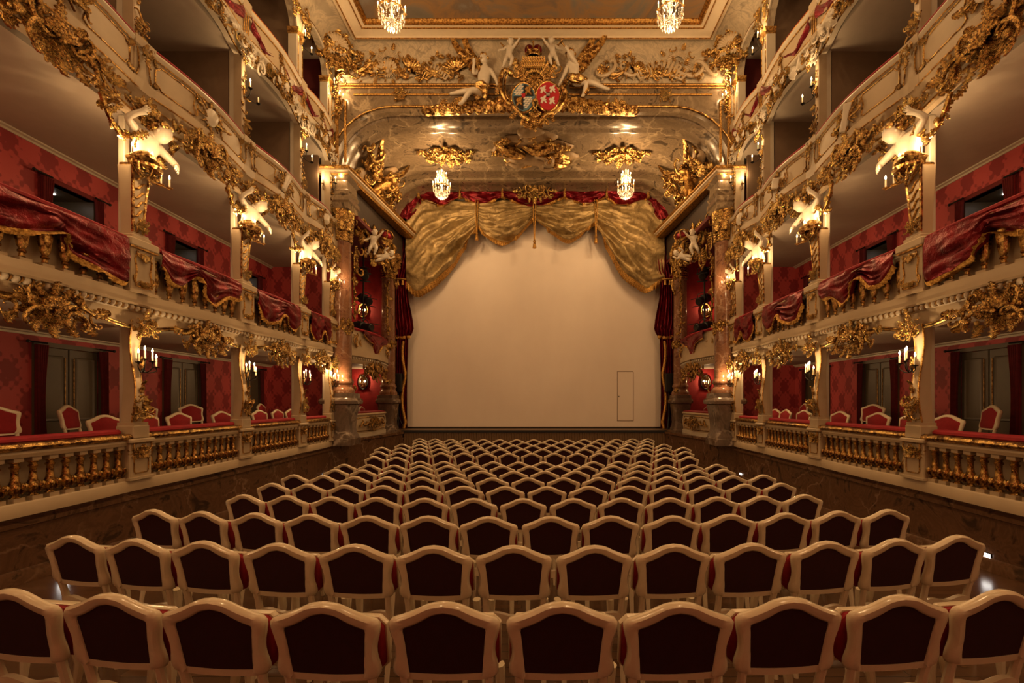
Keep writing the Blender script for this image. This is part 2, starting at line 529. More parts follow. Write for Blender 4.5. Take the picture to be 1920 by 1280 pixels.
DOORY = [7.13, 9.5, 11.75]
for s in (-1, 1):
    back_wall(s, -1.3, 1.05, DAMASK, [(y - .5, y + .5, -1.3, .84) for y in DOORY])
    back_wall(s, 1.42, 3.93, DAMASK, [(y - .42, y + .42, 1.42, 3.42) for y in DOORY])
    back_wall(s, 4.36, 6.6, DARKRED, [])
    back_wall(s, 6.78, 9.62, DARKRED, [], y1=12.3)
    # partitions between the upper boxes
    for tz0, tz1 in ((4.36, 6.6), (6.78, 9.62)):
        for y in [1.4] + POSTS[:-1] + ([11.75] if tz0 < 5 else []):
            mb = MB()
            xa, xb = s * (W(y) + .22), s * XB(y)
            mb.box(min(xa, xb), max(xa, xb), y - .03, y + .03, tz0, tz1)
            struct(mb, 'wall_' + sidename(s), PART, label='painted partition between upper boxes')

# rear of the house, behind the camera
mb = MB(); mb.box(-8, 8, YB - .15, YB, -2.6, 10.2)
struct(mb, 'wall_back', DAMASK)
# ceiling with its painted panel
plate([(-5.6, YB), (5.6, YB), (5.6, 12.2), (-5.6, 12.2)], 10.02, 10.12, 'ceiling', FRESCO, label='painted ceiling in clouded ochre and grey')
for s in (-1, 1):
    # cove between arcade and ceiling
    mb = MB()
    def cove(a, b):
        y = YB + (12.1 - YB) * a
        x = W(y) - (W(y) - 4.94) * (1 - cos(b * PI / 2))
        return (s * x, y, 9.45 + .57 * sin(b * PI / 2))
    mb.grid(cove, 12, 8, thick=(s * .1, 0, .1))
    struct(mb, 'trim_2', MPALE, smooth=True, label='%s marbled cove under the ceiling' % sidename(s))
# ceiling frame: cream moulded frame with gold lines
t = thing('ceiling_frame', 'large cream moulded frame with gold lines round the ceiling painting', 'picture frame', (0, 0, 10.02))
def frame_ring(mb, i0, i1, z0, z1):
    """rectangular ring, i = distance in from the outer edge"""
    X, Y0, Y1 = 4.96, YB + .05, 12.06
    o = [(-X + i0, Y0 + i0), (X - i0, Y0 + i0), (X - i0, Y1 - i0), (-X + i0, Y1 - i0)]
    n = [(-X + i1, Y0 + i1), (X - i1, Y0 + i1), (X - i1, Y1 - i1), (-X + i1, Y1 - i1)]
    vs = [(x, y, 0) for x, y in o] + [(x, y, z0) for x, y in o] + [(x, y, z1) for x, y in n] + [(x, y, 0) for x, y in n]
    fs = []
    for k in range(4):
        l = (k + 1) % 4
        fs += [(k, l, 4 + l, 4 + k), (4 + k, 4 + l, 8 + l, 8 + k), (8 + k, 8 + l, 12 + l, 12 + k)]
    mb.add(vs, fs)
for i0, i1, z0, z1, nm, m in [(0, .10, -.06, -.10, 'outer_moulding', IVORY), (.10, .13, -.125, -.125, 'gold_line', GOLDF), (.13, .16, -.11, -.10, 'fillet', IVORY),
                              (.16, .40, -.09, -.07, 'flat_band', IVORY), (.40, .425, -.10, -.10, 'gold_line', GOLDF), (.425, .52, -.08, -.08, 'inner_band', IVORY),
                              (.52, .56, -.10, -.10, 'gold_line', GOLDF), (.56, .62, -.06, -.02, 'inner_moulding', GOLDF)]:
    mb = MB(); frame_ring(mb, i0, i1, z0, z1); mb.obj(nm, m, t, smooth=False)

# ------------------------------------------------------------------ ornament units (front faces -y, lie in the xz plane)
def scroll_path(kind, n=20):
    pts = [Vector((0, 0, 0))]; h = 0.0; N = 60
    for i in range(N):
        s = (i + .5) / N; q = 2 * s - 1
        if kind == 'c': k = 1.3 + 9.5 * abs(q) ** 3
        elif kind == 's': k = math.copysign(.6 + 8.5 * abs(q) ** 2.6, q)
        else: k = 1.0 + 13 * max(0, q) ** 2.2
        h += k * 2.0 / N
        pts.append(pts[-1] + Vector((cos(h), 0, sin(h))) * (2.0 / N))
    a = pts[0]; b = pts[-1]
    mn = Vector((min(p.x for p in pts), 0, min(p.z for p in pts))); mx = Vector((max(p.x for p in pts), 0, max(p.z for p in pts)))
    # chord horizontal
    d = (b - a).normalized(); ang = math.atan2(d.z, d.x)
    R = Matrix.Rotation(ang, 4, 'Y')
    pts = [R @ p for p in pts]
    mn = Vector((min(p.x for p in pts), 0, min(p.z for p in pts))); mx = Vector((max(p.x for p in pts), 0, max(p.z for p in pts)))
    c = (mn + mx) / 2; k = 1.0 / (mx.x - mn.x)
    pts = [(p - c) * k for p in pts]
    return [pts[round(i * N / n)] for i in range(n + 1)]
def make_scroll(kind, m, fat=.075, seg=6):
    p = scroll_path(kind); n = len(p)
    mb = MB()
    r = [fat * (.45 + .75 * sin(PI * (.1 + .8 * i / (n - 1)))) for i in range(n)]
    q = [Vector((a.x, -.05 - .06 * sin(PI * i / (n - 1)), a.z)) for i, a in enumerate(p)]
    mb.tube(q, r, seg, up=(0, 1, 0))
    mb.sphere(q[0], fat * .85, 6, 4); mb.sphere(q[-1], fat * .85, 6, 4)
    return mb.mesh('scroll', m)
def make_leaf(m, lobes=4, width=.30, curl=.35):
    mb = MB(); nu, nv = 4, 22
    def w(t):
        fr = (lobes * t * .98) % 1.0
        return width * 1.75 * max(0, 1 - t) ** .55 * (t + .06) ** .35 * (.42 + .62 * (sin(PI * min(1, fr * 1.25)) ** .7 if fr < .8 else 0)) + .012
    def front(a, b):
        x = (2 * a - 1); t = b
        return (x * w(t), -.03 - curl * .55 * t * t - .10 * (1 - abs(x)) * (1 - t * .6) + .05 * abs(x) * sin(lobes * 2 * PI * t), t - .18 * t ** 3)
    def back(a, b):
        x = (2 * a - 1) * .97; t = b
        return (x * w(t), .03 - curl * .55 * t * t, t - .18 * t ** 3)
    vs = [front(i / nu, j / nv) for j in range(nv + 1) for i in range(nu + 1)]
    ws = nu + 1; N = len(vs)
    fs = [(j * ws + i, j * ws + i + 1, (j + 1) * ws + i + 1, (j + 1) * ws + i) for j in range(nv) for i in range(nu)]
    bk = [back(i, j / nv) for j in range(nv + 1) for i in (0, 1)]
    fs += [(N + 2 * j + 1, N + 2 * j, N + 2 * j + 2, N + 2 * j + 3) for j in range(nv)]
    for j in range(nv):
        fs.append((j * ws, (j + 1) * ws, N + 2 * j + 2, N + 2 * j)); fs.append(((j + 1) * ws + nu, j * ws + nu, N + 2 * j + 1, N + 2 * j + 3))
    mb.add(vs + bk, fs)
    return mb.mesh('leaf', m, angle=60)
def make_shell(m, ribs=9, spread=150):
    mb = MB(); nu = ribs * 4; nv = 4
    a0 = rad(90 - spread / 2)
    def fn(a, b, bk=False):
        th = a0 + rad(spread) * a; rib = .5 - .5 * cos(2 * PI * ribs * a)
        r = (.08 + .42 * b) * (1 + .10 * rib * b)
        y = -(.05 + .14 * sin(PI * b * .75) + .05 * rib * b) if not bk else .02
        return (r * cos(th), y, r * sin(th) - .12)
    vs = [fn(i / nu, j / nv) for j in range(nv + 1) for i in range(nu + 1)]; w = nu + 1; N = len(vs)
    fs = [(j * w + i, j * w + i + 1, (j + 1) * w + i + 1, (j + 1) * w + i) for j in range(nv) for i in range(nu)]
    rim = [nv * w + i for i in range(nu + 1)]; inn = list(range(nu + 1))
    vs += [fn(i / nu, 1, True) for i in range(nu + 1)] + [fn(i / nu, 0, True) for i in range(nu + 1)]
    for i in range(nu):
        fs += [(rim[i], rim[i + 1], N + i + 1, N + i), (N + i, N + i + 1, N + w + i + 1, N + w + i), (inn[i + 1], inn[i], N + w + i, N + w + i + 1)]
    mb.add(vs, fs)
    mb.sphere((0, -.1, -.09), .1, 8, 5)
    return mb.mesh('shell', m, angle=60)
def make_flower(m, petals=6):
    mb = MB(); n = petals * 4
    rings = []
    for r, y in ((.5, 0.03), (.5, -.06), (.33, -.16), (.17, -.09)):
        rings.append([((r * (.78 + .22 * cos(petals * 2 * PI * k / n)) if r > .2 else r) * cos(2 * PI * k / n), y, (r * (.78 + .22 * cos(petals * 2 * PI * k / n)) if r > .2 else r) * sin(2 * PI * k / n)) for k in range(n)])
    mb.loft(rings)
    mb.sphere((0, -.12, 0), .17, 8, 5)
    return mb.mesh('flower', m, angle=50)
def make_bud(m):
    mb = MB(); mb.sphere((0, -.2, 0), .5, 8, 5, sy=.7); return mb.mesh('bud', m)
def make_comb(m, n=7):
    """rocaille comb: row of pierced lobes on a bent stem"""
    mb = MB()
    for i in range(n):
        a = (i / (n - 1) - .5); L = .55 - .5 * a * a
        mb.tube([(a * .95, -.04, -.28 + .25 * a * a), (a * 1.05, -.11, -.28 + L * .5), (a * 1.2, -.05, -.28 + L)], [.05, .075, .05], 6)
    mb.tube([((i / 10 - .5) * 1.05, -.05, -.3 + .25 * (i / 10 - .5) ** 2) for i in range(11)], .05, 6)
    return mb.mesh('comb', m)
def make_boss(m, lobes=9):
    mb = MB(); n = 54; rings = []
    for q, y in ((1.0, .03), (1.0, -.05), (.82, -.14), (.6, -.17), (.45, -.26), (.2, -.30)):
        rings.append([(.5 * q * (1 + .13 * cos(lobes * th) * q + .06 * sin(4 * th + 1)) * cos(th), y - .03 * cos(lobes * 2 * th), .5 * q * (1 + .13 * cos(lobes * th) * q + .05 * sin(5 * th)) * sin(th)) for th in [2 * PI * k / n for k in range(n)]])
    mb.loft(rings)
    return mb.mesh('boss', m, angle=45)
UNITS = {}
for key, m in (('g', GOLD), ('w', STATUE), ('d', GOLDD), ('c', CREAM)):
    UNITS[key] = dict(c=make_scroll('c', m), s=make_scroll('s', m), j=make_scroll('j', m), leaf=make_leaf(m), blade=make_leaf(m, 2, .16, .5), shell=make_shell(m), flower=make_flower(m), bud=make_bud(m), comb=make_comb(m), boss=make_boss(m))
UNAME = dict(c='c_scroll', s='s_scroll', j='scroll', leaf='acanthus_leaf', blade='leaf', shell='shell', flower='flower', bud='bud', comb='shell_comb', boss='boss')

class Orn:
    """an ornament: collects unit pieces, then makes children of a parent; small ones are joined"""
    def __init__(self, key='g'):
        self.p = []; self.key = key
    def add(self, kind, u, v, size, rot=0.0, n=0.0, flip=False, depth=None, key=None, tilt=0.0, wide=1.0):
        self.p.append((kind, u, v, size, rot, n, flip, depth or 1.0, key or self.key, tilt, wide)); return self
    def sym(self, kind, u, v, size, rot=0.0, n=0.0, flip=False, **kw):
        self.add(kind, u, v, size, rot, n, flip, **kw); self.add(kind, -u, v, size, -rot, n, not flip, **kw); return self
    def build(self, parent, small=.0, loc=(0, 0, 0), mirror=False, joined='foliage'):
        rest = {}
        for (kind, u, v, size, rot, n, flip, depth, key, tilt, wide) in self.p:
            if mirror: u, rot, flip = -u, -rot, not flip
            me = UNITS[key][kind]
            sx = -size if flip else size
            L = (loc[0] + u, loc[1] - n, loc[2] + v)
            # rot positive = counter-clockwise seen from the front (-y)
            e = Euler((tilt, -rot, 0))
            if size >= small:
                inst(UNAME[kind], me, parent, L, e, (sx * wide, size * depth, size))
            else:
                M = Matrix.Translation(L) @ e.to_matrix().to_4x4() @ Matrix.Diagonal((sx * wide, size * depth, size, 1))
                rest.setdefault(key, []).append((me, M))
        for key, lst in rest.items():
            vs = []; fs = []
            for me, M in lst:
                b = len(vs)
                vs += [tuple(M @ x.co) for x in me.vertices]
                fs += [tuple(i + b for i in p.vertices) for p in me.polygons]
            me2 = bpy.data.meshes.new(joined)
            me2.from_pydata(vs, [], fs)
            me2.materials.append(lst[0][0].materials[0])
            bm = bmesh.new(); bm.from_mesh(me2); bmesh.ops.recalc_face_normals(bm, faces=bm.faces); bm.to_mesh(me2); bm.free()
            me2.polygons.foreach_set('use_smooth', [True] * len(me2.polygons)); me2.set_sharp_from_angle(angle=rad(55))
            o = inst(joined, me2, parent); o['kind'] = 'stuff'
        return self

def cartouche(w, h, seed, key='g', crest=True, drop=True, dense=1.0):
    """rococo cartouche: shell heart, C and S scrolls, acanthus fringe, pendant tip"""
    R = random.Random(seed); o = Orn(key)
    j = lambda a: R.uniform(-a, a)
    o.add('boss', 0, .02 * h, h * .74, j(.3), -.03, depth=.4, wide=min(1.5, w / h * .62), key='d')
    o.add('boss', j(.04) * w, -.26 * h, h * .44, j(.3), -.02, depth=.4, key='d')
    o.add('shell', j(.03) * w, .02 * h, h * .62, j(.2), .06, depth=.9)
    o.sym('c', .17 * w, .14 * h + j(.03) * h, h * .52, 1.1 + j(.2), .05)
    o.sym('c', .20 * w, -.16 * h + j(.03) * h, h * .48, 2.3 + j(.25), .07, flip=True)
    o.sym('s', .33 * w, .10 * h, h * .58, .25 + j(.2), .03)
    o.sym('c', .38 * w, -.12 * h, h * .36, -.6 + j(.4), .05)
    o.sym('leaf', .42 * w, .08 * h, h * .42, -1.45 + j(.2), .0)
    o.sym('leaf', .30 * w, -.18 * h, h * .40, -2.2 + j(.3), .02)
    o.sym('leaf', .13 * w, -.28 * h, h * .36, -2.7 + j(.3), .04)
    if crest:
        o.add('leaf', j(.02) * w, .30 * h, h * .38, j(.2), .05)
        o.sym('leaf', .10 * w, .27 * h, h * .34, -.7 + j(.2), .04)
        o.sym('comb', .24 * w, .30 * h, h * .30, -.35 + j(.2), .02)
    if drop:
        o.add('leaf', j(.03) * w, -.30 * h, h * .42, PI + j(.2), .05)
        o.add('flower', 0, -.28 * h, h * .20, j(1), .10)
        o.add('bud', j(.02) * w, -.56 * h, h * .10, 0, .05)
    o.add('flower', j(.1) * w, .02 * h, h * .22, j(1), .14)
    for k in range(int(6 * dense)):
        a = R.uniform(0, 2 * PI)
        o.add(R.choice(['flower', 'bud', 'leaf', 'comb']), .34 * w * cos(a), .26 * h * sin(a), h * R.uniform(.12, .2), a - PI / 2 + j(.5), .08)
    for k in range(int(26 * dense)):
        a = R.uniform(0, 2 * PI); q = R.uniform(.15, 1) ** .6
        o.add(R.choice(['leaf', 'leaf', 'c', 'comb', 'flower', 's', 'blade']), .43 * w * q * cos(a), .30 * h * q * sin(a), h * R.uniform(.14, .26), a - PI / 2 + j(1.2), R.uniform(.0, .07), flip=R.random() < .5)
    for k in range(int(5 * dense)):
        o.sym('bud', R.uniform(.1, .46) * w, R.uniform(-.3, .3) * h, h * R.uniform(.06, .10), 0, .09)
    return o

def leaf_cluster(w, h, seed, key='g', n=14, flowers=3):
    """spray of acanthus leaves spilling downward and outward (capitals, post feet)"""
    R = random.Random(seed); o = Orn(key)
    for k in range(n):
        a = 2 * PI * k / n + R.uniform(-.2, .2)
        q = R.uniform(.05, .30)
        o.add(R.choice(['leaf', 'leaf', 'blade', 'comb']), q * w * cos(a), q * h * sin(a), R.uniform(.30, .5) * (w + h) / 2 * .8, a - PI / 2 + R.uniform(-.3, .3), R.uniform(0, .05), wide=1.15)
    for k in range(3):
        o.sym('c', R.uniform(.12, .36) * w, R.uniform(-.25, .35) * h, R.uniform(.3, .42) * (w + h) / 2, R.uniform(-1.5, 1.5), R.uniform(.03, .08))
    for k in range(12):
        o.add(R.choice(['leaf', 'c', 'comb', 'flower', 's', 'blade']), R.uniform(-.4, .4) * w, R.uniform(-.4, .4) * h, .25 * (w + h) / 2 * R.uniform(.6, 1), R.uniform(-3, 3), R.uniform(.0, .08))
    for k in range(flowers):
        o.add('flower', R.uniform(-.25, .25) * w, R.uniform(-.25, .25) * h, .2 * (w + h) / 2, R.uniform(0, 3), .1)
    return o

def rocaille(w, h, seed, key='w', key2='g', n=9):
    """long asymmetric rocaille band lying on a lower line"""
    R = random.Random(seed); o = Orn(key)
    x = -.46 * w
    while x < .46 * w:
        sz = h * R.uniform(.4, .75)
        o.add(R.choice(['c', 's', 'c', 'shell', 'comb']), x, -.35 * h + sz * .35, sz, R.uniform(-.7, .7), .03, flip=R.random() < .5, key=R.choice([key, key2]))
        o.add(R.choice(['c', 's', 'leaf', 'blade']), x + R.uniform(-.03, .03) * w, -.4 * h + sz * .2, sz * .6, R.uniform(-1.8, 1.8), .06, flip=R.random() < .5, key=key2)
        if R.random() < .6:
            o.add('flower', x, -.3 * h + sz * .6, h * .14, 0, .09, key=key2)
        for q in range(5):
            o.add(R.choice(['leaf', 'c', 'comb', 'blade', 's', 'flower']), x + R.uniform(-.2, .2) * h, -.45 * h + R.uniform(0, sz), h * R.uniform(.14, .26), R.uniform(-3, 3), R.uniform(.02, .07), key=R.choice([key, key2, key2]))
        x += sz * .5
    return o

def garland(name, label, pts, seed, key='g', size=.13, step=.085, group=None, rz=0.0, sag=None, joined=False):
    """leaf and flower rope through world points"""
    R = random.Random(seed)
    base = Vector(pts[0])
    t = thing(name, label, 'garland', tuple(base), 0, group)
    L = sum((Vector(b) - Vector(a)).length for a, b in zip(pts, pts[1:]))
    n = max(3, int(L / step))
    mb = MB()
    cen = [poly_at(pts, i / n) - base for i in range(n + 1)]
    mb.tube(cen, size * .16, 5)
    mb.obj('stem', GOLDD if key != 'w' else STATUE, t)
    for i, c in enumerate(cen):
        for k in range(2):
            kind = R.choice(['leaf', 'leaf', 'blade', 'flower', 'bud'])
            sz = size * (R.uniform(.8, 1.15) if kind in ('leaf', 'blade') else R.uniform(.45, .65))
            e = Euler((R.uniform(-.7, .7), R.uniform(0, 2 * PI), rz + R.uniform(-.7, .7)))
            inst(UNAME[kind], UNITS[key][kind], t, c + Vector((R.uniform(-.3, .3), R.uniform(-.3, .3), R.uniform(-.3, .3))) * size, e, sz)
    return t
# ------------------------------------------------------------------ candles and sconces
def lathe_mesh(name, prof, m, seg=10):
    mb = MB(); mb.lathe(prof, seg); return mb.mesh(name, m)
CANDLE_ME = lathe_mesh('candle', [(.011, 0), (.0125, .005), (.0125, .115), (.009, .12), (.003, .122)], WAX, 8)
FLAME_ME = lathe_mesh('flame', [(.002, 0), (.010, .012), (.0125, .026), (.009, .042), (.002, .062)], FLAME, 8)
PAN_ME = lathe_mesh('drip_pan', [(.004, -.03), (.012, -.026), (.008, -.012), (.034, -.006), (.040, .004), (.036, .004), (.014, -.002), (.013, .012), (.010, .012)], IRON, 12)
PANG_ME = lathe_mesh('drip_pan', [(.004, -.03), (.012, -.026), (.008, -.012), (.034, -.006), (.040, .004), (.036, .004), (.014, -.002), (.013, .012), (.010, .012)], GOLDF, 12)
def add_candle(parent, x, y, z, pan=PAN_ME, lit=True, k=1.0):
    inst('drip_pan', pan, parent, (x, y, z), (0, 0, 0), k)
    c = inst('candle', CANDLE_ME, parent, (x, y, z + .004), (0, 0, 0), k)
    if lit: inst('flame', FLAME_ME, c, (0, 0, .119), (0, 0, 0), 1.0)
def sconce(label, loc, rz, cand, power, metal=IRON, group=None, lightpos=None, plate_=True, unlit=()):
    """cand: (u, n, z) of each candle foot from the fixing point"""
    t = thing('wall_sconce', label, 'sconce', loc, rz, group)
    if plate_:
        mb = MB()
        mb.loft([[(x * q, y, z * q) for x, z in [(.035 * cos(a), .09 * sin(a) * (1 + .2 * cos(3 * a))) for a in [2 * PI * k / 14 for k in range(14)]]] for q, y in ((1, .01), (1, -.012), (.6, -.022))])
        mb.obj('backplate', GOLDF, t)
    for i, (u, n, z) in enumerate(cand):
        mb = MB()
        p = [(0, -.01, -.05), (u * .3, -n * .35, -.12), (u * .75, -n * .8, -.10 + z * .3), (u * 1.05, -n * 1.02, z * .7 - .06), (u, -n, z - .028)]
        mb.tube([poly_at(p, k / 12) for k in range(13)], [.009 - .003 * k / 12 for k in range(13)], 6)
        mb.obj('arm', metal, t)
        add_candle(t, u, -n, z, PAN_ME if metal is IRON else PANG_ME, i not in unlit)
    lp = lightpos or (0, -max(c[1] for c in cand) - .12, max(c[2] for c in cand) + .20)
    if power: lamp(lp, power, t)
    return t

# ------------------------------------------------------------------ chairs
def chair_outline():
    """half outline (x,z) of the open back, from the lower rail up to the crest"""
    half = [(.165, .545), (.196, .556), (.206, .59), (.200, .63), (.192, .67), (.196, .72), (.207, .775), (.216, .815), (.214, .838), (.196, .852), (.160, .862), (.110, .890), (.055, .920), (0, .930)]
    half = [(x, .930 - (.930 - z) * .87) for x, z in half]
    pts = [Vector((x, 0, z)) for x, z in half]
    full = pts + [Vector((-p.x, 0, p.z)) for p in reversed(pts[:-1])]
    return full
LEAN = .17
def lean(p):
    return (p[0], p[1] + (p[2] - .45) * LEAN * -1.0, p[2])
def make_chair_meshes():
    """chair faces +y; its back (toward the camera) is at -y"""
    out = {}
    outer_h = [(.170, .588), (.214, .594), (.231, .622), (.229, .655), (.219, .70), (.219, .745), (.229, .79), (.239, .832), (.240, .862), (.226, .880), (.190, .891), (.130, .915), (.065, .946), (0, .957)]
    inner_h = [(.158, .606), (.160, .612), (.163, .640), (.166, .68), (.169, .71), (.172, .75), (.176, .79), (.180, .822), (.180, .832), (.170, .838), (.145, .846), (.100, .868), (.050, .897), (0, .907)]
    yb = -.20; n = 24
    O = [Vector((x * 1.03, 0, z - .012)) for x, z in outer_h]; I = [Vector((x * 1.03, 0, z - .012)) for x, z in inner_h]
    def both(P):
        h = [poly_at(P, i / n) for i in range(n + 1)]
        return h + [Vector((-p.x, 0, p.z)) for p in reversed(h[:-1])]
    OO, II = both(O), both(I)
    mb = MB(); rings = []
    for o_, i_ in zip(OO, II):
        def pt(q, y): p = i_.lerp(o_, q); return lean((p.x, yb + y, p.z))
        rings.append([pt(0, -.016), pt(.2, -.025), pt(.75, -.026), pt(1, -.010), pt(1, .012), pt(.8, .022), pt(.2, .022), pt(0, .012)])
    loop = [i_.lerp(o_, .4) for o_, i_ in zip(OO, II)]
    mb.loft(rings)
    out['back_frame'] = mb.mesh('back_frame', CHAIRW, angle=50)
    mb = MB()                                   # lower rail of the back
    mb.loft([[lean((x, yb + b, .590 + a - .010 * cos(x / .2 * PI / 2))) for a, b in [(-.016, -.014), (-.016, .014), (.016, .014), (.016, -.014)]] for x in lin(-.19, .19, 10)])
    out['back_rail'] = mb.mesh('back_rail', CHAIRW)
    mb = MB()                                   # upholstered panel
    inner = loop
    mb.loft([[lean((p.x * q, yb + y, .75 + (p.z - .75) * q)) for p in inner] for q, y in ((1, -.004), (1, .014), (.9, .03))])
    out['back_panel'] = mb.mesh('back_panel', UPH)
    mb = MB(); mb.loft([[lean((p.x * q, yb + y, .75 + (p.z - .75) * q)) for p in inner] for q, y in ((1, -.010), (1, -.003))]); out['rear_cover'] = mb.mesh('rear_cover', COVER)
    # tip-up seat, folded against the back: red cushion toward the back, ivory rim and underside toward the stage
    def plate_ring(q, y, zz=(.57, .835)):
        w_ = .242 * q; c_ = .035; z0, z1 = zz[0] + .2 * (1 - q), zz[1] - .2 * (1 - q)
        return [lean((x, y, z)) for x, z in [(-w_ + c_, z0), (w_ - c_, z0), (w_, z0 + c_), (w_, z1 - c_), (w_ - c_, z1), (-w_ + c_, z1), (-w_, z1 - c_), (-w_, z0 + c_)]]
    mb = MB(); mb.loft([plate_ring(.90, -.155), plate_ring(.97, -.145), plate_ring(.97, -.115)]); out['seat'] = mb.mesh('seat', UPH, angle=60)
    mb = MB(); mb.loft([plate_ring(1, -.12), plate_ring(1.015, -.11), plate_ring(1.0, -.085)]); out['seat_frame'] = mb.mesh('seat_frame', CHAIRW, angle=40)
    # ordinary fixed seat for the box chairs
    def seat_ring(q, z):
        return [(x * q, y * q + .03, z) for x, y in [(-.20, -.20), (.20, -.20), (.225, 0), (.23, .18), (.20, .215), (0, .235), (-.20, .215), (-.23, .18), (-.225, 0)]]
    mb = MB(); mb.loft([seat_ring(.96, .435), seat_ring(.98, .46), seat_ring(.93, .485), seat_ring(.7, .498), seat_ring(.2, .50)])
    out['fixed_seat'] = mb.mesh('seat', UPH, angle=60)
    mb = MB(); mb.loft([seat_ring(1, .365), seat_ring(1.0, .43), seat_ring(.97, .437)])
    out['fixed_frame'] = mb.mesh('seat_frame', CHAIRW)
    mb = MB()
    mb.loft([[(x, y, .44 + z - .012 * cos(x / .2 * PI * 1.5)) for y, z in [(-.215, -.04), (-.185, -.04), (-.185, .02), (-.215, .02)]] for x in lin(-.2, .2, 12)])
    out['rear_apron'] = mb.mesh('rear_apron', CHAIRW)
    for side, nm in ((-1, 'L'), (1, 'R')):
        mb = MB()
        mb.tube([(side * .195, -.245, 0), (side * .195, -.215, .18), (side * .192, -.19, .36), (side * .19, -.195, .46), (side * .192, -.212, .54), (side * .196, -.23, .615)], [.016, .02, .024, .022, .02, .022], 8)
        out['rear' + nm] = mb.mesh('leg', CHAIRW)
        mb = MB()
        mb.tube([(side * .205, .235, 0), (side * .20, .215, .05), (side * .195, .205, .14), (side * .205, .22, .28), (side * .20, .205, .38)], [.018, .014, .017, .027, .03], 8)
        out['front' + nm] = mb.mesh('leg', CHAIRW)
    return out
CH = make_chair_meshes()
def chair(name, label, loc, rz, group, sub=None, scale=1.0, tip=False):
    t = thing(name, label, 'chair', loc, rz, group)
    if scale != 1.0: t.scale = (scale,) * 3
    for k in ('back_frame', 'back_rail', 'back_panel', 'rear_cover', 'rear_apron'):
        inst(k, CH[k], t)
    inst('seat', CH['seat' if tip else 'fixed_seat'], t); inst('seat_frame', CH['seat_frame' if tip else 'fixed_frame'], t)
    for k in ('rearL', 'rearR', 'frontL', 'frontR'):
        inst('leg', CH[k], t)
    return t
# stalls: fourteen gently curved rows facing the stage
ROWN = [12, 13, 14, 13, 14, 15, 14, 15, 14, 15, 16, 15, 14, 15]
PITCH, RSP, Y1 = .517, .90, 1.98
for r, n in enumerate(ROWN):
    y0 = Y1 + r * RSP - .03
    Rr = 18.0
    rowtxt = 'nearest' if r == 0 else 'farthest' if r == 13 else ordinal(r + 1)
    for k in range(n):
        x = (k - (n - 1) / 2) * PITCH
        a = x / Rr
        cx, cy = Rr * sin(a), y0 + Rr * (1 - cos(a)) + .26
        jr = random.Random(r * 100 + k)
        chair('stalls_chair', 'white-framed red stalls chair, %s row from the camera, %s from the left' % (rowtxt, ordinal(k + 1)),
              (cx + jr.uniform(-.006, .006), cy + jr.uniform(-.012, .012), floor_at(cy)), -0.0 + a * 1.0 + jr.uniform(-.012, .012), 'white and red chairs in the stalls rows', tip=True)

# ------------------------------------------------------------------ box fronts
def arch_bulge(L, B): return lambda u: B * cos(PI * u / L) if abs(u) < L / 2 else 0.0
BAL1 = MB()
BAL1.mi = 0
BAL1.box(-.052, .052, -.052, .052, 0, .045); BAL1.box(-.046, .046, -.046, .046, .425, .47)
BAL1.mi = 1
BAL1.lathe([(.05, .045), (.035, .06), (.03, .075), (.052, .10), (.060, .135), (.054, .175), (.036, .22), (.029, .30), (.030, .345), (.042, .36), (.042, .375), (.030, .385), (.034, .405), (.048, .415), (.048, .425)], 12)
BAL1 = BAL1.mesh('baluster', [CREAM, GOLDD])
COLLAR = MB()
for k in range(6):
    a = 2 * PI * k / 6
    COLLAR.tube([(.050 * cos(a), .050 * sin(a), .085), (.070 * cos(a), .070 * sin(a), .13), (.066 * cos(a), .066 * sin(a), .165), (.072 * cos(a), .072 * sin(a), .185)], [.010, .022, .02, .006], 5)
COLLAR = COLLAR.mesh('leaf_collar', GOLD)
BAL2 = MB()
BAL2.mi = 0
BAL2.box(-.06, .06, -.045, .045, 0, .05); BAL2.box(-.055, .055, -.045, .045, .55, .60)
BAL2.mi = 1
prof = [(.052, .05), (.03, .065), (.026, .10), (.04, .115), (.04, .13), (.028, .145), (.045, .19), (.062, .32), (.070, .42), (.062, .45), (.05, .465), (.066, .49), (.072, .52), (.06, .55)]
rings = []
for (r_, z_) in prof:
    rings.append([(r_ * (1 + (.10 if (.15 < z_ < .44) and k % 2 else 0)) * cos(2 * PI * k / 20), r_ * (1 + (.10 if (.15 < z_ < .44) and k % 2 else 0)) * sin(2 * PI * k / 20) * .8, z_) for k in range(20)])
BAL2.loft(rings)
BAL2 = BAL2.mesh('baluster', [CREAM, GOLD])
EGG = MB(); EGG.sphere((0, 0, 0), .5, 8, 6, sx=.75, sy=.7, sz=1.0); EGG = EGG.mesh('egg', WHITE)
DART = MB(); DART.loft([[(-.12, 0, .45), (.12, 0, .45), (.12, -.25, .45), (-.12, -.25, .45)], [(-.2, 0, 0), (.2, 0, 0), (.2, -.4, 0), (-.2, -.4, 0)], [(-.04, 0, -.45), (.04, 0, -.45), (.04, -.2, -.45), (-.04, -.2, -.45)]]); DART = DART.mesh('dart', GOLDF)

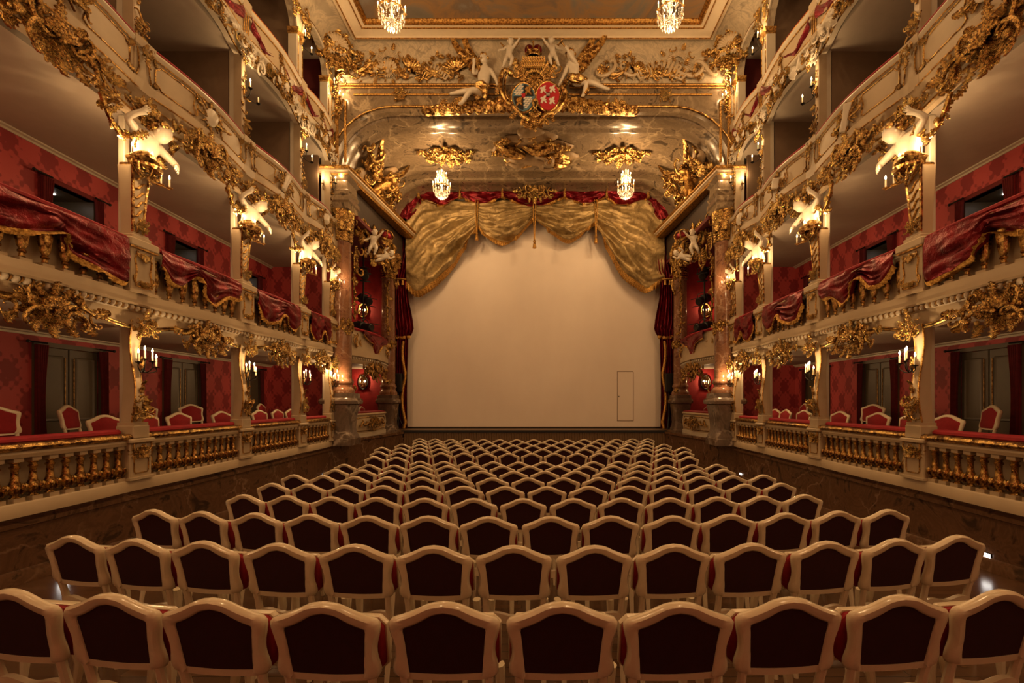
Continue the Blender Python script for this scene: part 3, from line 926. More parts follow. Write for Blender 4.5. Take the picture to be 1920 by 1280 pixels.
def draped(name, label, cat, loc, rz, top, bottom, folds, depth, mat, fringe=True, group=None, nu=40, nv=14, off=0.0, pinch=None, fringe_w=.05, seed=0, vert=0.0):
    """hanging cloth between a top and a bottom line given in local (u,z); folds follow the swag"""
    R = random.Random(seed); ph = R.uniform(0, 6)
    t = thing(name, label, cat, loc, rz, group)
    T = [Vector((u, 0, z)) for u, z in top]; B = [Vector((u, 0, z)) for u, z in bottom]
    def fn(a, b):
        p = poly_at(T, a); q = poly_at(B, a)
        x = p.lerp(q, b)
        amp = depth * (.35 + .65 * b) * (sin(PI * min(1, max(0, a))) * .75 + .25)
        w1 = mnoise.noise(Vector((a * 2.2, b * folds * 2.4 + .6 * sin(PI * a), ph))); w2 = mnoise.noise(Vector((a * 5 + 3, b * folds * 4.2 + sin(3 * a), ph + 9))); w3 = mnoise.noise(Vector((a * 9 * (1 + vert), b * 3, ph + 4)))
        w1 = mnoise.noise(Vector((a * 1.3, b * folds * 2.2 + .8 * sin(PI * a), ph))) if folds > 2.6 else w1
        d = 1.1 * (1 - 3.2 * abs(w1)) + .7 * (1 - 3 * abs(w2)) * .6 + .35 * sin(folds * PI * b * 2 + ph + 2.0 * sin(PI * a + ph)) + vert * 2.2 * w3 - .6
        return (x.x, -(off + depth * .8 + amp * d + depth * .6 * sin(PI * b)), x.z)
    mb = MB(); mb.grid(fn, nu, nv, thick=(0, .015, 0))
    mb.obj('cloth', mat, t, angle=80)
    if fringe:
        mb = MB()
        def fr(a, b):
            p = Vector(fn(a, 1.0)); q = Vector(fn(a, .96))
            d = (p - q); d.normalize()
            wv = .012 * sin(a * 180)
            return p + Vector((0, -.012 - .008 * sin(PI * b) + wv * b, 0)) + d * (fringe_w * (b - .35)) * (1 + .12 * sin(a * 311))
        mb.grid(fr, nu * 4, 3, thick=(0, .014, 0))
        mb.obj('fringe', FRINGE, t, angle=80)
    return t

def pier(s, y, tier):
    """short cream pedestal in the parapet under a post"""
    lab = '%s %s cream pier with gilded ornament, post %s' % (sidename(s), TIERW[tier], POSTW[POSTS.index(y)] or 'at the frame edge')
    if tier == 1:
        t = thing('balustrade_pier', lab, 'pier', wloc(s, y, -1.07), wrz(s))
        mb = MB(); mb.cbox(-.17, .17, -.10, .12, 0, .50, .012); mb.box(-.19, .19, -.125, .12, 0, .035); mb.obj('body', CREAM, t)
        mb = MB(); o = [(-.09, .09), (.09, .09), (.11, .12), (.11, .38), (-.11, .38), (-.11, .12)]
        mb.tube([(a, -.105, b) for a, b in o], .008, 5, closed=True); mb.obj('panel_moulding', GOLDD, t)
        o = Orn('d')
        o.add('c', 0, .40, .16, 0, .11); o.sym('blade', .08, .43, .20, 2.5, .10, wide=1.8); o.sym('leaf', .13, .44, .20, 2.9, .08); o.add('leaf', 0, .46, .15, PI, .12); o.add('flower', 0, .44, .10, 0, .14)
        o.sym('c', .10, .44, .14, 1.2, .11)
        o.build(t, loc=(0, 0, 0))
        mb = MB(); mb.cbox(-.19, .19, -.14, .14, .50, .56, .012); mb.obj('cap', CREAM, t)
    else:
        t = thing('parapet_pier', lab, 'pier', wloc(s, y, 1.475), wrz(s))
        mb = MB(); mb.cbox(-.20, .20, -.13, .12, 0, .62, .015); mb.box(-.22, .22, -.15, .12, 0, .04); mb.obj('body', CREAM, t)
        mb = MB()
        o = [(-.11, .10), (0, .085), (.11, .10), (.13, .16), (.105, .30), (.13, .46), (.10, .53), (0, .55), (-.10, .53), (-.13, .46), (-.105, .30), (-.13, .16)]
        mb.tube([(a, -.135, b) for a, b in o], .012, 5, closed=True); mb.obj('panel_moulding', GOLDF, t)
        q = Orn('d')
        q.add('leaf', 0, .56, .17, PI, .14); q.sym('c', .07, .52, .12, .5, .14); q.sym('leaf', .03, .54, .15, 2.2, .14)
        q.sym('c', .07, .13, .12, 2.8, .14); q.sym('leaf', .02, .11, .14, 1.2, .14); q.add('flower', 0, .12, .08, 0, .16); q.sym('j', .13, .17, .13, 1.4, .13)
        q.build(t)
        mb = MB(); mb.cbox(-.23, .23, -.17, .14, .62, .73, .015); mb.obj('cap', CREAM, t)
        mb = MB(); mb.box(-.215, .215, -.158, .0, .60, .625); mb.obj('gold_line', GOLDF, t)

def box_front_one(s, b):
    y0, y1 = BAYS[b]; L = y1 - y0; ym = (y0 + y1) / 2
    t = thing('box_balustrade', '%s lowest tier balustrade with gilded balusters, bay %s' % (sidename(s), BAYW[b]), 'balustrade', wloc(s, ym, 0), wrz(s))
    f = arch_bulge(L, .04); us = lin(-L / 2, L / 2, 12)
    def part(nm, prof, m, u=us):
        mb = MB(); mb.sweep(prof, u, f); mb.obj(nm, m, t)
    ui = lin(-L / 2 + .19, L / 2 - .19, 10)
    part('plinth', [(-.15, -1.22), (.075, -1.22), (.075, -1.09), (.06, -1.07), (-.15, -1.07)], CREAM)
    part('back_panel', [(-.13, -1.07), (-.10, -1.07), (-.10, -.60), (-.13, -.60)], CREAM, ui)
    part('under_rail', [(-.13, -.60), (.055, -.60), (.065, -.56), (.05, -.53), (-.13, -.53)], CREAM)
    part('gilded_rail', [(-.05, -.53), (.06, -.53), (.09, -.51), (.10, -.485), (.085, -.455), (.05, -.44), (-.05, -.44)], GOLDD)
    part('cushion', [(-.22, -.45), (-.03, -.45), (-.005, -.43), (-.01, -.40), (-.04, -.38), (-.19, -.38), (-.22, -.40)], REDC, ui)
    n = max(6, round((L - .42) / .158))
    for k in range(n):
        u = -L / 2 + .24 + (L - .48) * k / (n - 1)
        o = inst('baluster', BAL1, t, (u, -f(u) + .005, -1.07))
        inst('leaf_collar', COLLAR, o)

def arch_z(q, spring, crown):
    """flat ogee arch: q in [-1,1]"""
    a = abs(q)
    return spring + (crown - spring) * (1 - a ** 2.2) + .03 * sin(PI * a * 2) * (a > .5)

def box_front_two(s, b):
    y0, y1 = BAYS[b]; L = y1 - y0; ym = (y0 + y1) / 2
    t = thing('box_balustrade', '%s second tier balcony front with egg-and-dart band, bay %s' % (sidename(s), BAYW[b]), 'balustrade', wloc(s, ym, 0), wrz(s))
    f = arch_bulge(L, .07); us = lin(-L / 2, L / 2, 14)
    def part(nm, prof, m, u=us):
        mb = MB(); mb.sweep(prof, u, f); mb.obj(nm, m, t)
    ui = lin(-L / 2 + .2, L / 2 - .2, 12)
    # arched cream fascia
    mb = MB()
    mb.grid(lambda a, c: ((a - .5) * L, -f((a - .5) * L) - .0 - .05 * c, arch_z(2 * a - 1, 1.0, 1.10) * (1 - c) + 1.235 * c), 24, 3, thick=(0, .12, 0))
    mb.obj('fascia', CREAM, t)
    for dz, r in ((0.0, .016), (.032, .010)):
        mb = MB(); mb.tube([(u, -f(u) - .02, arch_z(2 * u / L, 1.0, 1.10) + dz) for u in lin(-L / 2, L / 2, 24)], r, 6); mb.obj('arch_moulding', GOLD, t)
    part('ledge', [(-.1, 1.22), (.06, 1.22), (.075, 1.235), (.03, 1.24), (.03, 1.30), (.12, 1.305), (.13, 1.33), (-.1, 1.33)], CREAM)
    part('band', [(-.15, 1.32), (.11, 1.32), (.105, 1.475), (-.15, 1.475)], CREAM)
    n = round(L / .098)
    for k in range(n):
        u = -L / 2 + L * (k + .5) / n
        inst('egg', EGG, t, (u, -f(u) - .08, 1.272), (0, .3, 0), (.092, .10, .095))
        u2 = u + L / n / 2
        inst('dart', DART, t, (u2, -f(u2) - .06, 1.272), (0, .3, 0), (.06, .1, .09))
    part('back_panel', [(-.13, 1.475), (-.09, 1.475), (-.09, 2.08), (-.13, 2.08)], CREAM, ui)
    part('top_rail', [(-.13, 2.07), (.06, 2.07), (.09, 2.10), (.09, 2.13), (.05, 2.15), (-.13, 2.15)], CREAM, ui)
    part('cushion', [(-.2, 2.14), (.06, 2.14), (.10, 2.16), (.10, 2.19), (.06, 2.215), (-.16, 2.215), (-.2, 2.19)], REDC, ui)
    n = max(5, round((L - .5) / .205))
    for k in range(n):
        u = -L / 2 + .30 + (L - .60) * k / (n - 1)
        inst('baluster', BAL2, t, (u, -f(u) + .0, 1.475))
    # crimson drape over the rail
    R = random.Random(b * 7 + (s > 0) * 3)
    hl = L / 2 - .26
    m = -s
    if b == 0: bot = [(-hl, 1.78), (-hl * .55, 1.74), (-hl * .15, 1.83), (hl * .12, 1.92), (hl * .16, 1.80), (hl * .3, 1.68), (hl * .7, 1.60), (hl * .96, 1.55), (hl, 1.62)]
    elif b == 1: bot = [(-hl, 1.95), (-hl * .8, 1.78), (-hl * .5, 1.76), (-hl * .2, 1.98), (hl * .05, 1.72), (hl * .25, 1.62), (hl * .6, 1.82), (hl * .9, 1.84), (hl, 1.92)]
    elif b == 2: bot = [(-hl, 1.90), (-hl * .7, 1.62), (-hl * .2, 1.66), (hl * .15, 1.86), (hl * .3, 1.75), (hl * .7, 1.60), (hl, 1.76)]
    else: bot = [(-hl, 1.85), (-hl * .6, 1.52), (-hl * .1, 1.58), (hl * .2, 1.80), (hl * .5, 1.55), (hl, 1.60)]
    bot = [(m * u, z) for u, z in bot]; top = [(m * -hl, 2.17), (0, 2.17), (m * hl, 2.17)]
    draped('balcony_drape', 'crimson gold-fringed drape on %s second tier rail, bay %s' % (sidename(s), BAYW[b]), 'drape', wloc(s, ym, 0), wrz(s),
           top, bot, 2.2, .05, SATIN, seed=b + 10 * (s > 0), off=.12, nu=44, nv=16, fringe_w=.065, vert=.35)
    # gilded cartouche hanging in the middle of the fascia
    c = thing('gilded_cartouche', 'gilded shell cartouche on %s fascia under second tier, bay %s' % (sidename(s), BAYW[b]), 'ornament', wloc(s, ym, 1.02, .13), wrz(s))
    w = min(1.15, L * .5)
    cartouche(w, .52, 40 + b * 2 + (s > 0), 'd' if b == 0 else 'g').build(c, small=.05)

def pilaster_one(s, y):
    i = POSTS.index(y)
    t = thing('box_pilaster', '%s lowest tier white pilaster with gilded rocaille, post %s' % (sidename(s), POSTW[i]), 'pilaster', wloc(s, y, 0), wrz(s))
    m = -s
    mb = MB(); mb.cbox(-.04, .04, .09, .17, -1.2, 1.05, .012); mb.obj('rear_post', WHITE, t)
    mb = MB(); mb.cbox(-.13, .13, -.11, .13, -.51, -.33, .012); mb.box(-.115, .115, -.10, .12, -.34, -.29); mb.obj('pedestal', CREAM, t)
    zs = lin(-.30, 1.06, 14)
    cw = lambda z: .062 + .016 * cos((z + .3) / 1.36 * 2 * PI)
    co = lambda z: -.035 * sin((z + .3) / 1.36 * 2 * PI)
    mb = MB(); mb.loft([[(-cw(z), .10, z), (cw(z), .10, z), (cw(z), -.05 + co(z), z), (0, -.075 + co(z), z), (-cw(z), -.05 + co(z), z)] for z in zs]); mb.obj('shaft', CREAM, t)
    for q in (-1, 1):
        mb = MB(); mb.tube([(q * (cw(z) + .004), -.045 + co(z), z) for z in zs], .013, 6); mb.obj('gilded_edge', GOLDF, t)
    o = leaf_cluster(.26, .42, 60 + i * 2 + (s > 0), 'd', 11, 1); o.add('blade', 0, .22, .22, 0, .02); o.build(t, small=.07, loc=(0, -.09, -.11))
    o = leaf_cluster(.42, .32, 80 + i * 2 + (s > 0), 'g', 14, 3); o.add('leaf', 0, .12, .2, 0, .05); o.build(t, small=.07, loc=(0, -.13, .99))
    sconce('black iron candle sconce on %s lowest tier pilaster, post %s' % (sidename(s), POSTW[i]), wloc(s, y, .52, .11), wrz(s),
           [(-.13, .07, .01), (.03, .12, .03), (.14, .08, -.04), (-.02, .06, .06)], 9, lightpos=(0, -.28, .18))

def herm_mesh():
    return None
def pilaster_two(s, y):
    i = POSTS.index(y); m = -s
    t = thing('box_pilaster', '%s second tier gilded tapering pilaster, post %s' % (sidename(s), POSTW[i]), 'pilaster', wloc(s, y, 0), wrz(s))
    mb = MB(); mb.cbox(-.045, .045, .09, .18, 1.42, 3.93, .012); mb.obj('rear_post', WHITE, t)
    mb = MB(); mb.cbox(-.15, .15, -.12, .13, 2.205, 2.27, .012); mb.box(-.12, .12, -.1, .12, 2.26, 2.30); mb.obj('foot', CREAM, t)
    zs = lin(2.29, 3.2, 12)
    cw = lambda z: .075 + .055 * ((z - 2.29) / .91) ** 1.4
    co = lambda z: -.05 * ((z - 2.29) / .91) ** 2
    mb = MB(); mb.loft([[(-cw(z), .10, z), (cw(z), .10, z), (cw(z), -.06 + co(z), z), (-cw(z), -.06 + co(z), z)] for z in zs]); mb.obj('shaft', CREAM, t)
    for q in (-1, 1):
        mb = MB(); mb.tube([(q * cw(z), -.06 + co(z), z) for z in zs], .02, 6); mb.obj('gilded_edge', GOLD, t)
    for k in range(6):
        z0 = 2.42 + k * .125
        mb = MB(); mb.tube([(-(cw(z0) - .02) * q, -.068 + co(z0 + .04 * (1 - q)), z0 + .045 - .055 * q - .02 * sin(PI * q)) for q in lin(-1, 1, 6)], [.006, .013, .016, .016, .016, .013, .006], 6)
        mb.obj('spiral_band', GOLDF, t)
    o = leaf_cluster(.24, .24, 100 + i * 2 + (s > 0), 'd', 9, 1); o.build(t, small=.05, loc=(0, -.08, 2.40))
    o = leaf_cluster(.36, .26, 120 + i * 2 + (s > 0), 'g', 12, 2); o.sym('c', .12, .02, .2, 1.6, .05); o.build(t, small=.06, loc=(0, -.14, 3.17))
    mb = MB(); mb.cbox(-.12, .12, -.14, .10, 3.2, 3.25, .015); mb.obj('abacus', GOLD, t)
    k = 1.0 if i < 4 else .8
    sconce('gilded candle sconce on %s second tier pilaster, post %s' % (sidename(s), POSTW[i]), wloc(s, y, 3.20, .14), wrz(s),
           [(m * -.20, .02, .08), (-.02, .13, .05), (m * .28, .12, -.12), (m * .22, .05, -.10)] if i < 4 else [(-.08, .08, .05), (.10, .10, -.02)], 12 if i < 4 else 7, GOLDF, plate_=False, lightpos=(0, -.42, .16))
    lamp(wloc(s, y - .26, 3.42, .06), 8 if i < 4 else 4)
# ------------------------------------------------------------------ sculpture
def skin_mesh(name, V, E, mat, sub=2, head=None, extra=None):
    """V: {key: ((x,y,z), r)}; E: list of key pairs -> one continuous smooth mesh, head shaped with a face"""
    keys = list(V); idx = {k: i for i, k in enumerate(keys)}
    me = bpy.data.meshes.new('tmp'); me.from_pydata([V[k][0] for k in keys], [(idx[a], idx[b]) for a, b in E], [])
    o = bpy.data.objects.new('tmp', me); COL.objects.link(o)
    o.modifiers.new('skin', 'SKIN')
    sv = me.skin_vertices[0].data
    for k in keys:
        sv[idx[k]].radius = (V[k][1], V[k][1]); sv[idx[k]].use_root = (k == 'pelvis')
    ss = o.modifiers.new('sub', 'SUBSURF'); ss.levels = sub; ss.render_levels = sub
    dg = bpy.context.evaluated_depsgraph_get(); dg.update()
    res = bpy.data.meshes.new_from_object(o.evaluated_get(dg))
    bpy.data.objects.remove(o)
    mb = MB()
    mb.v = [tuple(v.co) for v in res.vertices]; mb.f = [tuple(p.vertices) for p in res.polygons]; mb.m = [0] * len(mb.f)
    bpy.data.meshes.remove(res)
    if head:
        c, r, look = head          # centre, radius, facing angle (yaw about z, pitch)
        M = Matrix.Translation(c) @ Euler((look[1], look[2] if len(look) > 2 else 0, look[0])).to_matrix().to_4x4() @ Matrix.Scale(r, 4)
        mb.M = M
        nu, nv = 16, 12; vs = []
        for j in range(nv + 1):
            a = -PI / 2 + PI * j / nv
            for i in range(nu):
                th = 2 * PI * i / nu
                x, y, z = cos(a) * sin(th) * .78, -cos(a) * cos(th) * .92, sin(a) * 1.12
                if y < -.2:                                        # the face looks along -y
                    y -= .22 * math.exp(-((x / .13) ** 2 + ((z + .05) / .22) ** 2))       # nose
                    y += .12 * math.exp(-(((abs(x) - .3) / .16) ** 2 + ((z - .12) / .12) ** 2))  # eyes
                    y -= .08 * math.exp(-((x / .25) ** 2 + ((z + .42) / .07) ** 2))       # lips
                    y -= .10 * math.exp(-((x / .3) ** 2 + ((z + .78) / .18) ** 2))        # chin
                vs.append((x, y, z))
        fs = [(j * nu + i, j * nu + (i + 1) % nu, (j + 1) * nu + (i + 1) % nu, (j + 1) * nu + i) for j in range(nv) for i in range(nu)]
        mb.add(vs, fs)
        for q in (-1, 1): mb.sphere((q * .78, .02, -.02), .2, 6, 4, sx=.4)
        mb.M = None
    return mb.mesh(name, mat, angle=180)
def body(J, h, mat, name='body', look=(0, 0), hr=None, legs=True, fat=1.0):
    """J joint positions; h = body scale (1 = adult). hands get palm and five fingers"""
    V = {}; E = []
    r = lambda x: x * h * fat
    V['pelvis'] = (J['pelvis'], r(.105)); V['waist'] = (tuple((Vector(J['pelvis']) * .5 + Vector(J['chest']) * .5)), r(.092))
    V['chest'] = (J['chest'], r(.115)); V['neck'] = (J['neck'], r(.045)); V['head'] = (tuple(Vector(J['neck']).lerp(Vector(J['head']), .7)), r(.05))
    E += [('pelvis', 'waist'), ('waist', 'chest'), ('chest', 'neck'), ('neck', 'head')]
    for q in 'LR':
        if 'sh' + q in J:
            V['sh' + q] = (J['sh' + q], r(.056)); V['el' + q] = (J['el' + q], r(.040)); V['wr' + q] = (J['wr' + q], r(.027))
            E += [('chest', 'sh' + q), ('sh' + q, 'el' + q), ('el' + q, 'wr' + q)]
            d = (Vector(J['wr' + q]) - Vector(J['el' + q])).normalized(); a = d.cross(Vector((0, 1, 0)))
            if a.length < .2: a = d.cross(Vector((1, 0, 0)))
            a.normalize()
            p = Vector(J['wr' + q]) + d * .055 * h
            V['pa' + q] = (tuple(p), r(.026)); E.append(('wr' + q, 'pa' + q))
            for k, (w, l) in enumerate(((-.03, .055), (-.01, .07), (.01, .066), (.03, .05))):
                b = p + a * w * h + d * .03 * h
                V['f%d%s' % (k, q)] = (tuple(b), r(.009)); V['g%d%s' % (k, q)] = (tuple(b + d * l * h + Vector((0, .01, -.01)) * h), r(.007))
                E += [('pa' + q, 'f%d%s' % (k, q)), ('f%d%s' % (k, q), 'g%d%s' % (k, q))]
            V['t' + q] = (tuple(Vector(J['wr' + q]) + d * .04 * h - a * .05 * h + Vector((0, -.015 * h, 0))), r(.010)); E.append(('wr' + q, 't' + q))
        if legs and 'kn' + q in J:
            V['hp' + q] = (J['hp' + q], r(.085)); V['kn' + q] = (J['kn' + q], r(.056)); V['an' + q] = (J['an' + q], r(.036)); V['to' + q] = (J['to' + q], r(.026))
            mid = Vector(J['kn' + q]).lerp(Vector(J['an' + q]), .35); V['cf' + q] = (tuple(mid), r(.054))
            E += [('pelvis', 'hp' + q), ('hp' + q, 'kn' + q), ('kn' + q, 'cf' + q), ('cf' + q, 'an' + q), ('an' + q, 'to' + q)]
    return skin_mesh(name, V, E, mat, 2, (Vector(J['head']), (hr or .105) * h, look))
def hair_mesh(r, seed, m):
    R = random.Random(seed); mb = MB()
    for k in range(26):
        a = R.uniform(0, 2 * PI); e = R.uniform(.05, 1.5)
        d = Vector((cos(a) * cos(e), sin(a) * cos(e) * 1.0, sin(e)))
        if d.y < -.55 and d.z < .55: continue
        mb.sphere(tuple(d * r * .95), r * R.uniform(.28, .42), 6, 4)
    return mb.mesh('hair', m, angle=180)
def wing_mesh(m, n=12):
    mb = MB()
    arm = [(0, 0, 0), (.16, 0, .22), (.40, 0, .34), (.62, 0, .40)]
    for row, (L, w, off) in enumerate(((.62, .17, .0), (.40, .16, -.035), (.24, .14, -.065))):
        for k in range(n):
            f = k / (n - 1); b = poly_at(arm, f) + Vector((0, off, 0)); a = rad(-35 + 85 * f)
            d = Vector((cos(a), 0, sin(a))); l = L * (.55 + .45 * f)
            p = [b + d * l * q + Vector((0, -.05 * sin(PI * q), .10 * q * q)) for q in (0, .3, .65, .9, 1)]
            mb.tube(p, [.03, w * .5, w * .55, w * .35, .012], 6, up=(0, 1, 0), flat=.3)
    mb.tube([(x, -.07, z) for x, y, z in arm], [.05, .07, .055, .03], 8)
    return mb.mesh('wing', m)
WING = wing_mesh(GOLD)
def cloth_mesh(pts, r, m, name='drapery', seed=1):
    """folded cloth bundle following points"""
    R = random.Random(seed); mb = MB()
    for k in range(5):
        o = Vector((R.uniform(-1, 1), R.uniform(-1, .4), R.uniform(-1, 1))) * r * .55
        mb.tube([poly_at(pts, i / 10) + o * (.6 + .8 * sin(PI * i / 10)) for i in range(11)], [r * (.25 + .35 * sin(PI * i / 10)) * R.uniform(.8, 1.2) for i in range(11)], 7)
    return mb.mesh(name, m)

PUTTO_J = dict(pelvis=(0, 0, 0), chest=(.02, -.04, .30), neck=(.04, -.07, .44), head=(.07, -.10, .58), shL=(-.13, -.04, .38), shR=(.17, -.06, .37), elL=(-.26, -.12, .22), wrL=(-.38, -.20, .14),
               elR=(.30, -.14, .44), wrR=(.42, -.20, .58), hpL=(-.09, -.02, -.05), hpR=(.10, -.02, -.05), knL=(-.16, -.16, -.26), anL=(-.26, -.02, -.46), toL=(-.32, -.08, -.50), knR=(.16, -.20, -.22), anR=(.06, -.10, -.46), toR=(.07, -.18, -.52))
PUTTO2_J = dict(pelvis=(0, 0, 0), chest=(.26, -.06, .12), neck=(.38, -.09, .18), head=(.50, -.12, .26), shL=(.20, -.04, .26), shR=(.32, -.08, .02), elL=(.12, -.12, .38), wrL=(.26, -.2, .46), elR=(.44, -.18, -.08), wrR=(.56, -.2, 0),
                hpL=(-.06, -.02, .07), hpR=(-.06, -.02, -.07), knL=(-.28, -.12, .02), anL=(-.46, -.04, -.10), toL=(-.54, -.08, -.14), knR=(-.22, -.14, -.20), anR=(-.42, -.06, -.26), toR=(-.50, -.1, -.30))
PUTTO = body(PUTTO_J, 1.0, STATUE, 'body', (.4, .1), .15, fat=1.5)
PUTTO2 = body(PUTTO2_J, 1.0, STATUE, 'body', (.9, .2), .15, fat=1.5)
PHAIR = hair_mesh(.14, 3, GOLDD)
PHAIRW = hair_mesh(.14, 5, STATUE)
def putto(name, label, loc, rz, size, me=None, J=None, flip=False, wings=True):
    me = me or PUTTO; J = J or PUTTO_J
    t = thing(name, label, 'statue', loc, rz)
    t.scale = ((-size if flip else size), size, size)
    inst('body', me, t)
    inst('hair', PHAIRW, t, J['head'])
    if wings:
        for q in (-1, 1):
            inst('wing', WING, t, (J['chest'][0] + q * .05, .06, J['chest'][2] + .05), (0, 0, 0), (q * .36, .36, .36))
    return t
HERM_J = dict(pelvis=(0, 0, .02), chest=(.05, -.08, .27), neck=(.07, -.12, .40), head=(.12, -.19, .48), shL=(-.10, -.08, .36), shR=(.20, -.09, .33), elL=(-.30, -.14, .42), wrL=(-.16, -.18, .58),
              elR=(.36, -.18, .20), wrR=(.24, -.28, .10))
HERM = body(HERM_J, 1.0, STATUE, 'body', (.3, .45), .115, legs=False, fat=1.05)
HHAIR = hair_mesh(.12, 8, GOLD)
def herm(s, y):
    i = POSTS.index(y); m = -s
    t = thing('herm_statue', 'white half-figure statue leaning out above %s second tier sconce, post %s' % (sidename(s), POSTW[i]), 'statue', wloc(s, y, 3.24, .06), wrz(s))
    k = 1.12 if i < 4 else .7
    t.scale = (m * k, k, k)
    inst('body', HERM, t)
    inst('hair', HHAIR, t, HERM_J['head'])
    me = cloth_mesh([(-.16, -.02, .0), (-.05, -.14, .04), (.1, -.15, .02), (.17, -.03, .05)], .09, GOLD, seed=i)
    inst('drapery', me, t)
    c = thing('gilded_capital', 'gilded crest above statue, %s third tier fascia, post %s' % (sidename(s), POSTW[i]), 'ornament', wloc(s, y, 3.97, .16), wrz(s))
    o = cartouche(.52, .36, 300 + i * 2 + (s > 0), 'g'); o.build(c, small=.05)

# ------------------------------------------------------------------ third tier
def trophy(t, b, s, loc):
    """carved trophy on the parapet panel"""
    R = random.Random(500 + b + 10 * (s > 0))
    u0, _, z0 = loc
    mb = MB(); mb.M = Matrix.Translation((u0, -.13, z0)) @ Matrix.Rotation(R.uniform(.3, .7), 4, 'Y')
    kind = (b + (s > 0)) % 3
    if kind == 0:      # drum
        mb.lathe([(.09, -.10), (.10, -.09), (.095, -.07), (.095, .07), (.10, .09), (.09, .10)], 14); mb.obj('drum', [STATUE], t)
    elif kind == 1:    # shield mask
        mb.loft([[(x * q, y, z * q) for x, z in [(.12 * cos(a), .17 * sin(a) * (1 + .12 * cos(2 * a))) for a in [2 * PI * k / 16 for k in range(16)]]] for q, y in ((1, .03), (1, 0), (.75, -.04), (.3, -.06))]); mb.obj('shield', STATUE, t)
    else:              # quiver
        mb.lathe([(.05, -.2), (.06, -.18), (.055, 0), (.07, .16), (.075, .2), (.05, .21)], 12); mb.obj('quiver', STATUE, t)
    for k in range(3):
        a = R.uniform(-1.2, 1.2)
        mb = MB(); mb.tube([(u0 - .27 * sin(a), -.115, z0 - .2 * cos(a)), (u0, -.125, z0), (u0 + .27 * sin(a), -.115, z0 + .2 * cos(a))], .013, 6)
        mb.sphere((u0 + .27 * sin(a), -.115, z0 + .2 * cos(a)), .025, 6, 4); mb.obj('staff', GOLDD, t)
    o = Orn('d')
    for q in (-1, 1):
        for k in range(4):
            o.add(R.choice(['leaf', 'blade', 's']), q * (.08 + .07 * k), R.uniform(-.1, .1), R.uniform(.14, .2), q * -1.3 + R.uniform(-.5, .5), .10, flip=q < 0)
        o.add('flower', q * .15, R.uniform(-.06, .06), .09, 0, .13); o.add('s', q * .2, -.05, .24, q * .5, .11, flip=q < 0)
    o.add('leaf', .02, .14, .14, .2, .11); o.add('leaf', 0, -.14, .15, PI, .11)
    o.build(t, loc=(u0, 0, z0))
def box_front_three(s, b):
    y0, y1 = BAYS[b]; L = y1 - y0; ym = (y0 + y1) / 2
    t = thing('box_parapet', '%s third tier cream panelled parapet with gilded trophy, bay %s' % (sidename(s), BAYW[b]), 'parapet', wloc(s, ym, 0), wrz(s))
    f = arch_bulge(L, .13); us = lin(-L / 2, L / 2, 16)
    def part(nm, prof, m, u=us):
        mb = MB(); mb.sweep(prof, u, f); mb.obj(nm, m, t)
    part('soffit_moulding', [(-.06, 3.92), (.02, 3.92), (.045, 3.96), (.03, 4.02), (.0, 4.08), (.03, 4.15), (.10, 4.20), (.13, 4.26), (-.06, 4.26)], CREAM)
    part('base_band', [(-.06, 4.25), (.13, 4.25), (.13, 4.40), (.11, 4.42), (-.06, 4.42)], CREAM)
    part('panel', [(-.06, 4.42), (.085, 4.42), (.085, 4.86), (-.06, 4.86)], CREAM)
    part('top_rail', [(-.06, 4.85), (.10, 4.85), (.125, 4.88), (.14, 4.91), (.12, 4.95), (-.06, 4.96)], WHITE)
    part('cushion', [(-.14, 4.95), (.10, 4.95), (.115, 4.97), (.10, 5.0), (-.1, 5.01), (-.14, 4.99)], REDC)
    for z, n, r in ((4.265, .132, .012), (3.965, .045, .016), (4.855, .105, .009), (4.17, .055, .009)):
        mb = MB(); mb.tube([(u, -(n + f(u)), z) for u in us], r, 6); mb.obj('gold_line', GOLDF, t)
    for q in (-1, 1):
        a, c = .28, L / 2 - .20
        o = [(a, 4.50), (a + .05, 4.47), (c - .08, 4.47), (c - .05, 4.52), (c, 4.54), (c, 4.73), (c - .05, 4.76), (c - .08, 4.81), (a + .05, 4.81), (a, 4.78), (a + .04, 4.64)]
        if c - a > .2:
            mb = MB(); mb.tube([(q * u, -(.09 + f(u)), z) for u, z in o], .011, 5, closed=True); mb.obj('panel_moulding', GOLDD, t)
            for (u, z, rr) in ((c - .03, 4.51, 2.2), (c - .03, 4.77, .9)):
                inst('acanthus_leaf', UNITS['d']['leaf'], t, (q * u, -(.09 + f(u)), z), (0, q * rr, 0), .13)
    trophy(t, b, s, (0, 0, 4.64))
    for ch in t.children:
        if ch.name.split('.')[0] in ('drum', 'shield', 'quiver', 'staff') or (ch.name.split('.')[0] in ('leaf', 'flower', 's_scroll', 'acanthus_leaf') and abs(ch.location.x) < .36): ch.location.y -= .13
    c = thing('gilded_cartouche', 'large gilded shell cartouche under %s third tier parapet, bay %s' % (sidename(s), BAYW[b]), 'ornament', wloc(s, ym, 4.02, .20), wrz(s))
    cartouche(min(1.35, L * .6), .62, 200 + b * 2 + (s > 0), 'd' if b == 0 else 'g', dense=1.4).build(c, small=.06)
    for q in (-1, 1):
        ya = ym + q * L * .24; yb = ym + q * (L / 2 - .14)
        P = [wloc(s, ya, 3.84, .14), wloc(s, ya + (yb - ya) * .4, 3.60, .10), wloc(s, ya + (yb - ya) * .72, 3.50, .10), wloc(s, yb, 3.60, .16)]
        garland('gilded_garland', '%s gilded garland under %s third tier, bay %s' % ('stageward' if q > 0 else 'camera side', sidename(s), BAYW[b]), P, 700 + b * 4 + q + (s > 0) * 40, size=.19 if b < 2 else .16, step=.10, rz=wrz(s))

